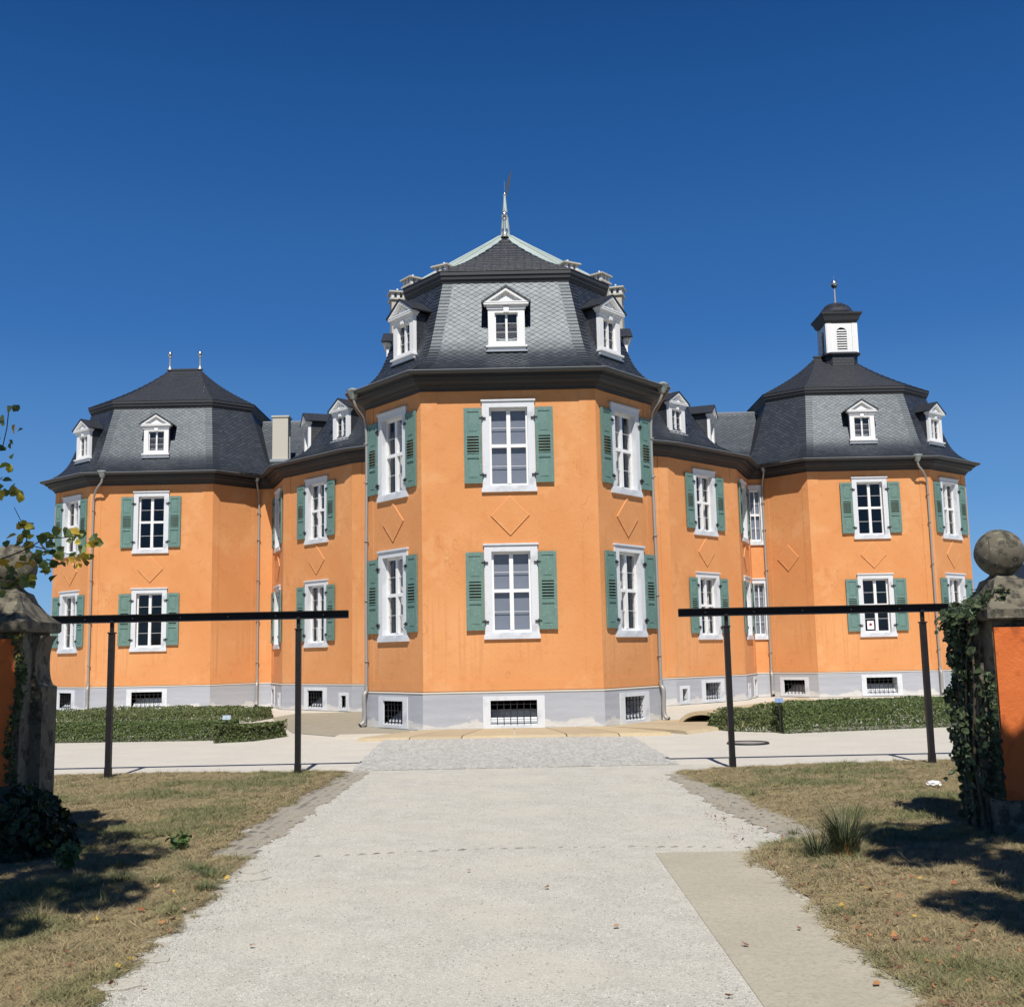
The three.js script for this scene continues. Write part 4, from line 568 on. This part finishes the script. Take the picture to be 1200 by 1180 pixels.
hedge('low_shrubs', 'loose low shrubs between barrel coping and clipped hedge', [[4.75, -26.2], [4.2, -24.9], [4.5, -24.0], [5.5, -23.3], [5.6, -24.6], [9.5, -28.5], [8.4, -30]], 0.33, 305, 20000, true);
for (const [label, x, z, y, b] of [['small pale label on a stake at the end of a clipped hedge', -6.12, -23.8, 0.5, 0], ['small blue label on a stake at the end of a clipped hedge', 5.4, -23.1, 0.66, 1]]) { const g = tag(grp('plant_label'), label, 'label'); g.position.set(x, 0, z); mesh('stake', boxUV(bx(0.025, y, 0.025, 0, y / 2, 0)), iron, g); mesh('plate', boxUV(bx(0.17, 0.1, 0.012).rotateX(-0.5).translate(0, y, 0)), std({ color: b ? lin(0.12, 0.2, 0.36) : lin(0.28, 0.36, 0.42), roughness: 0.6 }), g); }

// trees: tapered trunk, limbs, leaf clumps
function tree(label, x, z, h, crowns, seed, leaf, n, cols, opts = {}) {
  const r = rngOf(seed), g = tag(grp('tree'), label, 'tree', opts.group); g.position.set(x, 0, z); const bark = std({ color: lin(0.1, 0.085, 0.065), roughness: 1, bumpMap: stuccoBump, bumpScale: 0.03 }), rad = opts.rad ?? h * 0.025;
  mesh('trunk', boxUV(tube([[0, -0.1, 0], [0.05 * h * 0.2, h * 0.25, 0.02], [-0.02 * h, h * 0.5, 0.04 * h * 0.3], [0, h * 0.8, 0]], rad, 20, 10, 0.25)), bark, g);
  const limbs = [], list = [];
  for (const [cx, cy, cz, cr] of crowns) {
    limbs.push(tube([[0, Math.min(cy * 0.7, h * 0.6), 0], [cx * 0.5, cy * 0.85, cz * 0.5], [cx, cy, cz]], rad * 0.4, 12, 6, 0.3));
    const clumps = []; for (let i = 0; i < (opts.clumps ?? 16); i++) clumps.push([rdir(r).multiplyScalar(cr * (0.35 + 0.65 * Math.cbrt(r()))), cr * R(0.22, 0.42, r)]);
    for (let i = 0; i < n / crowns.length; i++) { const [c, k] = clumps[Math.floor(r() * clumps.length)], d = rdir(r), p = d.clone().multiplyScalar(k * (0.55 + 0.45 * Math.cbrt(r()))).add(c).add(V3(cx, cy, cz)); p.y -= 0.05 * r(); list.push({ p, n: rdir(r).add(V3(0, 0.7, 0)).normalize(), s: leaf * R(0.6, 1.25, r), roll: r() * 6.28, c: green(r, cols[0], cols[1], cols[2]) }); }
  }
  mesh('limbs', boxUV(mergeGeometries(limbs.map((l) => prep(l)))), bark, g); leafMesh('crown', list, leafMat, g); return [g, bark, r];
}
{ // the tree by the gate whose low branch reaches in front of the pillar
  const T = V3(-6.4, 0, -5.3), [g, bark, r] = tree('leafy tree whose yellowing branch hangs before the gate pillar', T.x, T.z, 7.5, [[0.5, 5.2, 0.9, 1.7], [-0.9, 5.4, -0.3, 1.8], [0.9, 4.6, 1.6, 1.0], [1.65, 7.0, -0.3, 1.0], [1.7, 6.2, 1.4, 1.3], [1.95, 5.7, -1.1, 0.62], [2.7, 6.6, 2.1, 1.0], [2.3, 6.6, 0.7, 1.0], [1.7, 6.5, -0.8, 0.95]], 401, 0.1, 32000, [[0.04, 0.07, 0.015], [0.12, 0.17, 0.035], 0.08], { rad: 0.14 });
  const W = (x, y, z) => V3(x, y, z).sub(T), zz = -9;
  const twigs = [tube([V3(0, 2.4, 0), W(-5.4, 2.7, -8), W(-4.6, 2.45, -8.9), W(-4.18, 2.55, zz), W(-3.94, 2.66, zz - 0.05), W(-3.83, 2.71, zz), W(-3.66, 2.71, zz + 0.06), W(-3.46, 2.72, zz + 0.1)], 0.022, 50, 6, 0.15), tube([W(-3.94, 2.66, zz - 0.05), W(-3.79, 2.62, zz), W(-3.65, 2.59, zz - 0.1), W(-3.5, 2.57, zz - 0.12)], 0.005, 16, 5, 0.5), tube([W(-3.98, 2.645, zz), W(-3.97, 2.74, zz), W(-3.99, 2.82, zz + 0.03), W(-4.06, 2.97, zz + 0.05)], 0.005, 14, 5, 0.5), tube([W(-4.6, 2.45, -8.9), W(-4.3, 2.42, zz + 0.1), W(-4.05, 2.38, zz + 0.1), W(-3.9, 2.36, zz + 0.1)], 0.008, 14, 5, 0.4), tube([V3(0, 3.2, 0), W(-5.2, 3.5, -8.2), W(-4.5, 3.35, -8.9), W(-4.22, 3.45, zz), W(-4.16, 3.8, zz)], 0.015, 30, 6, 0.25)];
  mesh('low_branch', boxUV(mergeGeometries(twigs.map((t) => prep(t)))), bark, g);
  const spots = [[-4.02, 2.86], [-3.95, 2.84], [-3.93, 2.75], [-4.07, 2.72], [-4.06, 2.65], [-3.92, 2.67], [-3.81, 2.73], [-3.77, 2.68], [-3.66, 2.73], [-3.6, 2.79], [-3.58, 2.69], [-3.52, 2.75], [-3.51, 2.63], [-3.45, 2.7], [-3.85, 2.59], [-3.77, 2.57], [-3.66, 2.57], [-3.58, 2.54], [-3.49, 2.54], [-3.72, 2.51], [-3.82, 2.51], [-3.77, 2.48], [-3.78, 2.42], [-3.9, 2.53], [-3.89, 2.49], [-3.96, 2.56], [-4.0, 2.44], [-3.95, 2.38], [-3.89, 2.35], [-4.14, 2.35], [-4.11, 2.31], [-4.08, 2.5], [-4.06, 2.37], [-4.03, 2.34], [-4.1, 2.42], [-3.56, 2.5], [-3.94, 2.68], [-4.16, 3.81], [-4.15, 3.66], [-4.18, 3.46], [-4.19, 3.34], [-4.17, 3.14], [-4.08, 3.09], [-4.2, 3.1], [-4.13, 3.17], [-4.2, 3.55]];
  const list = []; for (const [x, y] of spots) for (let k = 0; k < 3; k++) list.push({ p: W(x + R(-0.035, 0.035, r), y + R(-0.035, 0.035, r), zz + R(-0.16, 0.16, r)), n: rdir(r).add(V3(0.1, 0.5, 0.6)).normalize(), s: R(0.055, 0.115, r), roll: r() * 6.28, asp: 0.5, c: green(r, [0.06, 0.1, 0.02], [0.2, 0.25, 0.06], 0.36) });
  for (let k = 0; k < 160; k++) { const t = r(); list.push({ p: W(lerp(-5.2, -4.25, t) + R(-0.15, 0.15, r), lerp(2.6, 2.4, t) + R(-0.2, 0.18, r), lerp(-8.2, -9, t) + R(-0.15, 0.15, r)), n: rdir(r).add(V3(0, 0.6, 0.5)).normalize(), s: R(0.06, 0.1, r), roll: r() * 6.28, asp: 0.5, c: green(r, [0.06, 0.1, 0.02], [0.16, 0.2, 0.05], 0.3) }); }
  leafMesh('branch_leaves', list, leafMat, g);
}
tree('tall broad tree shading the ivy covered pillar', 8.4, -3.3, 10, [[-1.9, 7.3, -0.4, 1.8], [0.6, 8, 0.2, 2.8], [-1.4, 6.6, 1.6, 1.7], [-3.1, 6.2, -1.9, 0.7], [-4.2, 6.9, 1.2, 1.0], [-2.2, 6.6, 0.6, 1.5], [-4.0, 7.0, -0.7, 1.2]], 402, 0.13, 46000, [[0.03, 0.055, 0.012], [0.09, 0.13, 0.03], 0.05], { rad: 0.26, clumps: 26 });
for (const [x, z, h, s] of [[-29.5, -66, 4.2, 411], [-34, -72, 5, 412], [-25.8, -72, 3.8, 413], [40, -84, 4.6, 414]]) tree('dark leafy tree standing far behind the palace', x, z, h, [[0, h * 0.62, 0, h * 0.34], [h * 0.2, h * 0.5, 0.5, h * 0.26], [-h * 0.2, h * 0.48, 0, h * 0.27]], s, 0.34, 5200, [[0.025, 0.045, 0.014], [0.07, 0.1, 0.03], 0], { group: 'trees far behind the palace', clumps: 14 });

// ivy on the right-hand pillar and the growth round the left one
{
  const r = rngOf(501), list = [], P = V3(4.33, 0, -10.2), cols = [[0.018, 0.035, 0.01], [0.06, 0.095, 0.025], 0]; const add = (p, n, s = 0.075) => list.push({ p, n: n.clone().add(rdir(r).multiplyScalar(0.7)).normalize(), s: s * R(0.45, 1.3, r), roll: r() * 6.28, asp: 0.5, c: green(r, ...cols) });
  for (let i = 0; i < 2000; i++) { const y = 0.1 + 1.95 * Math.pow(r(), 0.85), z = -0.72 + 0.62 * r(), bulge = (0.04 + 0.06 * Math.sin(y * 4.1 + z * 3) * Math.sin(y * 1.7) + 0.04 * r()) * (y > 1.6 ? 1.5 : 1); if (z > -0.34 && r() < 0.85) continue; add(V3(-0.04 - bulge * r(), y, z), V3(-1, 0.3, 0.4)); }
  for (let i = 0; i < 500; i++) { const t = r(); add(V3(lerp(-0.22, 0.22, t) + R(-0.05, 0.05, r), lerp(1.92, 2.2, t) + R(-0.04, 0.06, r), -0.3 + R(-0.35, 0.3, r)), V3(-0.6, 0.8, 0.3), 0.065); }
  for (let i = 0; i < 420; i++) { const y = 0.3 + 1.4 * r(); if (y < 1.45) add(V3(-0.03 + 0.07 * r() * (1 - y / 2.4), y, -0.12 + 0.17 * r()), V3(-0.5, 0.2, 1), 0.05); }
  for (let i = 0; i < 260; i++) { const k = Math.floor(r() * 9), y = 0.5 + k * 0.17 + 0.1 * r(); add(V3(-0.08 - 0.07 * r() - 0.04 * Math.sin(k * 2), y, -0.55 + 0.2 * Math.sin(k * 3) + 0.06 * r()), V3(-0.8, 0.2, 0.5), 0.07); }
  for (let k = 0; k < 14; k++) { const y0 = 0.5 + 1.4 * r(), z0 = -0.6 + 0.25 * r(), l = 0.1 + 0.12 * r(); for (let m = 0; m < 6; m++) { const t = m / 5; add(V3(-0.1 - l * t, y0 - 0.12 * t * t + 0.05 * t, z0 + 0.05 * t), V3(-0.4, 0.4, 0.8), 0.055); } }
  const g = tag(grp('ivy'), 'dense dark ivy climbing a gate pillar up to its ball', 'ivy'); g.position.copy(P); leafMesh('leaves', list, leafMat, g); mesh('stems', boxUV(mergeGeometries([0, 1, 2].map((k) => prep(tube([[-0.07, 0, -0.2 - k * 0.2], [-0.09, 0.7, -0.3 - k * 0.12], [-0.08, 1.4, -0.2 - k * 0.18], [-0.05, 1.95, -0.3]], 0.02, 20, 6, 0.4))))), std({ color: lin(0.08, 0.06, 0.04) }), g);
}
{
  const r = rngOf(502), g = tag(grp('ivy_bush'), 'dark ivy bush heaped against the foot of a gate pillar', 'bush'), list = []; g.position.set(-4.55, 0, -10.2);
  for (let i = 0; i < 3200; i++) { const d = rdir(r), p = V3(d.x * 0.52, Math.abs(d.y) * 0.62, d.z * 0.55).multiplyScalar(0.65 + 0.35 * r()); list.push({ p: p.add(V3(0.02 * Math.sin(i), 0, -0.1)), n: d.clone().add(rdir(r)).normalize(), s: R(0.05, 0.09, r), roll: r() * 6.28, asp: 0.5, c: green(r, [0.015, 0.03, 0.01], [0.05, 0.08, 0.02], 0) }); }
  for (let i = 0; i < 260; i++) { const y = 0.6 + 1.4 * r(); list.push({ p: V3(-0.1 + 0.04 * Math.sin(y * 5) + R(-0.05, 0.05, r), y, -0.25 + 0.03 * r()), n: rdir(r).add(V3(0.3, 0, 1)).normalize(), s: R(0.035, 0.07, r), roll: r() * 6.28, asp: 0.35, c: green(r, [0.04, 0.07, 0.02], [0.1, 0.14, 0.04], 0.05) }); }
  leafMesh('leaves', list, leafMat, g); mesh('stems', boxUV(tube([[-0.1, 0, -0.2], [-0.12, 0.9, -0.24], [-0.08, 1.9, -0.26]], 0.012, 16, 6)), std({ color: lin(0.08, 0.06, 0.04) }), g);
}
function sprout(label, x, z, n, h, spread, cols, w, seed, cat = 'plant', grassy = false) {
  const r = rngOf(seed), g = tag(grp(grassy ? 'grass_clump' : 'weed'), label, cat), pos = [], col = []; g.position.set(x, 0, z);
  for (let i = 0; i < n; i++) { const a = r() * 6.283, o = spread * 0.3 * Math.sqrt(r()), b = V3(Math.cos(a) * o, 0, Math.sin(a) * o), hh = h * R(0.45, 1.1, r), l = spread * R(0.2, 1, r), dir = V3(Math.cos(a + R(-0.6, 0.6, r)), 0, Math.sin(a + R(-0.6, 0.6, r))), s = V3(-dir.z, 0, dir.x).multiplyScalar(w * R(0.6, 1.2, r)), c = green(r, ...cols), K = 4; let prev = null;
    for (let k = 0; k <= K; k++) { const t = k / K, p = b.clone().addScaledVector(dir, l * t * t).add(V3(0, hh * (t - 0.18 * t * t), 0)), ww = grassy ? 1 - t : Math.sin(Math.PI * clamp(t, 0.06, 0.98)), q = [p.clone().addScaledVector(s, -ww), p.clone().addScaledVector(s, ww)]; if (prev) for (const v of [prev[0], prev[1], q[1], prev[0], q[1], q[0]]) { pos.push(v.x, v.y, v.z); col.push(...c); } prev = q; } }
  mesh('blades', geoFrom(pos, col), leafMat, g);
}
sprout('tall dark tussock of coarse grass with rusty base on dry lawn', 2.7, -9.5, 300, 0.52, 0.4, [[0.03, 0.05, 0.02], [0.09, 0.11, 0.04], 0], 0.006, 601, 'grass clump', true);
sprout('small dark sedge clump leaning out beside the tall tussock', 2.46, -9.42, 90, 0.34, 0.34, [[0.03, 0.05, 0.02], [0.1, 0.12, 0.045], 0], 0.006, 605, 'grass clump', true);
sprout('withered rust coloured grass at the foot of the tall tussock', 2.68, -9.42, 60, 0.17, 0.2, [[0.28, 0.14, 0.04], [0.4, 0.22, 0.08], 0], 0.005, 602, 'grass clump', true);
function weed(label, x, z, n, rx, h, seed) { const r = rngOf(seed), g = tag(grp('weed'), label, 'plant'), list = [], st = []; g.position.set(x, 0, z); for (let i = 0; i < 9; i++) { const a = r() * 6.283, k = rx * R(0.3, 1, r), hh = h * R(0.5, 1, r), t = [V3(0, 0, 0), V3(Math.cos(a) * k * 0.5, hh * 0.6, Math.sin(a) * k * 0.5), V3(Math.cos(a) * k, hh, Math.sin(a) * k)]; st.push(tube(t, 0.004, 8, 5, 0.5)); for (let m = 0; m < n / 9; m++) { const q = 0.3 + 0.7 * r(), p = t[0].clone().lerp(t[1], Math.min(1, q * 2)); if (q > 0.5) p.lerp(t[2], q * 2 - 1); list.push({ p: p.add(rdir(r).multiplyScalar(0.035)), n: rdir(r).add(V3(0, 0.9, 0.5)).normalize(), s: R(0.045, 0.085, r), roll: r() * 6.28, asp: 0.33, c: green(r, [0.05, 0.11, 0.02], [0.13, 0.22, 0.05], 0) }); } } mesh('stems', boxUV(mergeGeometries(st.map((q) => prep(q)))), std({ color: lin(0.1, 0.13, 0.05) }), g); leafMesh('leaves', list, leafMat, g); }
weed('bright green broad leaved weed beside the ivy bush', -3.75, -9.45, 110, 0.16, 0.24, 603);
weed('bright green weed in the grass near the sett edging', -3.05, -10.35, 60, 0.12, 0.14, 604);
for (const [x, z, s] of [[-2.5, -9.2, 1], [-2.8, -8.9, 2], [-2.35, -8.6, 3], [-3.1, -9.0, 4], [-2.62, -9.35, 5], [-3.35, -9.55, 6], [-2.42, -9.05, 7]]) { sprout('low tuft of green grass by the ragged gravel edge', x, z, 120, 0.1, 0.22, [[0.07, 0.11, 0.03], [0.17, 0.2, 0.07], 0], 0.004, 610 + s, 'grass tuft', true); scene.children.at(-1).userData.group = 'green tufts by the gravel edge'; }
for (const [x, z, s] of [[2.55, -10.6, 1], [3.4, -8.2, 2], [2.4, -8.9, 3], [4.2, -14.9, 4], [3.35, -16.3, 5], [-3.3, -16.8, 6], [-6.2, -16.8, 7]]) { sprout('small green tuft growing in the parched lawn', x, z, 50, 0.09, 0.16, [[0.08, 0.11, 0.03], [0.18, 0.2, 0.08], 0], 0.004, 630 + s, 'grass tuft', true); scene.children.at(-1).userData.group = 'tufts in the parched lawns'; }

{ const r = rngOf(900); for (let k = 0; k < 26; k++) { const right = k % 2, z = -R(5.5, 15, r), x = right ? R(2.2, 5.5, r) : -R(2.6, 6, r); sprout('straw coloured tuft of dead grass standing in the parched lawn', x, z, 60, R(0.07, 0.13, r), 0.2, [[0.26, 0.2, 0.1], [0.44, 0.36, 0.2], 0], 0.003, 920 + k, 'grass tuft', true); scene.children.at(-1).userData.group = 'dead tufts in the parched lawns'; } }
// fallen leaves and litter
{
  const g = new THREE.PlaneGeometry(1, 0.6, 2, 1).rotateX(-Math.PI / 2); { const p = g.attributes.position; for (let i = 0; i < p.count; i++) p.setY(i, 0.5 * p.getX(i) * p.getX(i)); g.computeVertexNormals(); }
  const n = 2600, im = new THREE.InstancedMesh(g, std({ color: 0xffffff, roughness: 0.9 }), n), M = new THREE.Matrix4(), q = new THREE.Quaternion(), c = new THREE.Color(), r = rngOf(812); im.name = 'leaf_litter'; im.userData = { kind: 'stuff', label: 'crumbled brown leaf litter strewn through both parched lawns', category: 'leaf litter' };
  for (let i = 0; i < n; i++) { const right = r() < 0.6, z = -(4.8 + 8 * Math.pow(r(), 1.5)), x = right ? 1.95 + 4 * Math.pow(r(), 1.6) : -2.15 - 4.5 * r(), s = 0.008 + 0.026 * r() * r(); q.setFromEuler(new THREE.Euler(R(-0.7, 0.7, r), r() * 6.28, R(-0.7, 0.7, r))); M.compose(V3(x, 0.014 + 0.02 * r(), z), q, V3(s, s, s)); im.setMatrixAt(i, M); const k = r(); im.setColorAt(i, c.setRGB(lerp(0.1, 0.34, k), lerp(0.05, 0.17, k * k), lerp(0.03, 0.07, k))); }
  im.castShadow = im.receiveShadow = true; scene.add(im);
}
{
  const leafG = [1, 2, 3].map((s) => { const r = rngOf(s * 77), n = 11, pts = []; for (let i = 0; i < n; i++) { const a = i / n * 6.283, k = i % 2 ? 0.55 : 1; pts.push([Math.cos(a) * k * R(0.4, 0.55, r), Math.sin(a) * k * R(0.35, 0.5, r)]); } const g = extr(poly(pts), 0.02).rotateX(-Math.PI / 2), p = g.attributes.position; for (let i = 0; i < p.count; i++) p.setY(i, p.getY(i) + 0.35 * p.getX(i) * p.getX(i) + 0.18 * p.getZ(i)); g.computeVertexNormals(); return boxUV(g); });
  const mats = [[0.28, 0.1, 0.04], [0.36, 0.17, 0.06], [0.2, 0.09, 0.05], [0.45, 0.3, 0.06], [0.36, 0.24, 0.14], [0.24, 0.09, 0.045]].map((c) => std({ color: lin(...c), roughness: 0.8 })), r = rngOf(703);
  const put = (x, z, lab, grpn, y = 0.03) => { const m = mesh('fallen_leaf', leafG[Math.floor(r() * 3)], mats[Math.floor(r() * 6)]), s = R(0.035, 0.065, r); tag(m, lab, 'leaf', grpn); m.position.set(x, y, z); m.scale.set(s, s, s); m.rotation.set(R(-0.4, 0.4, r), r() * 6.28, R(-0.4, 0.4, r)); };
  for (let i = 0; i < 105; i++) { const z = -R(5.2, 9.2, r), x = 1.98 + R(0, 2.6, r) * Math.sqrt(r()); put(x, z, 'dry autumn leaf lying in the parched grass beside the concrete path', 'dry leaves beside the concrete path'); }
  for (let i = 0; i < 60; i++) { const z = -R(5.3, 9, r), x = -2.2 - R(0, 2.6, r); put(x, z, 'dry autumn leaf lying in the grass near the ragged gravel edge', 'dry leaves near the gravel edge'); }
  for (const [x, z] of [[1.02, -5.75], [1.7, -7.05], [1.3, -6.7], [0.2, -8.4], [-1.6, -6.9], [-1.98, -6.1], [0.6, -7.2], [1.8, -5.9], [-0.4, -9.1]]) put(x, z, 'single dry leaf lying on bare gravel or concrete', 'leaves on the paving', 0.016);
  const l = tag(grp('crumpled_paper'), 'scrap of crumpled white paper lying on the parched lawn', 'litter'); const pg = new THREE.IcosahedronGeometry(0.07, 2), pp = pg.attributes.position; for (let i = 0; i < pp.count; i++) { const k = 0.7 + 0.5 * hash(Math.round(pp.getX(i) * 200), Math.round(pp.getZ(i) * 200), 3); pp.setXYZ(i, pp.getX(i) * k * 1.3, pp.getY(i) * k * 0.5, pp.getZ(i) * k); } pg.computeVertexNormals(); mesh('sheet', boxUV(pg), whitePaint, l); l.position.set(5.05, 0.05, -13.8);
}
{ // a house far off behind the ivy-clad pillar
  const h = tag(grp('house'), 'distant white house with dark roof beyond the palace', 'house'); h.position.set(42.4, 0, -86); h.scale.setScalar(0.95); mesh('wall', boxUV(bx(7, 6, 8, 0, 3, 0)), whiteStone, h); const rf = mesh('roof', boxUV(extr(poly([[-4, 6], [4, 6], [0, 9.4]]), 8.6).translate(0, 0, -4.3)), slate, h); mesh('chimney', boxUV(bx(0.6, 1.4, 0.6, 1.4, 8.8, 0)), cream, rf);
  for (const x of [-2.2, 0, 2.2]) for (const y of [1.8, 4.5]) { const w = mesh('window', boxUV(bx(1.1, 1.4, 0.08, x, y, 4.02)), whitePaint, h); mesh('pane', boxUV(bx(0.9, 1.2, 0.04, x, y, 4.06)), std({ color: lin(0.03, 0.035, 0.04), roughness: 0.1 }), w); }
}
renderer.render(scene, camera);
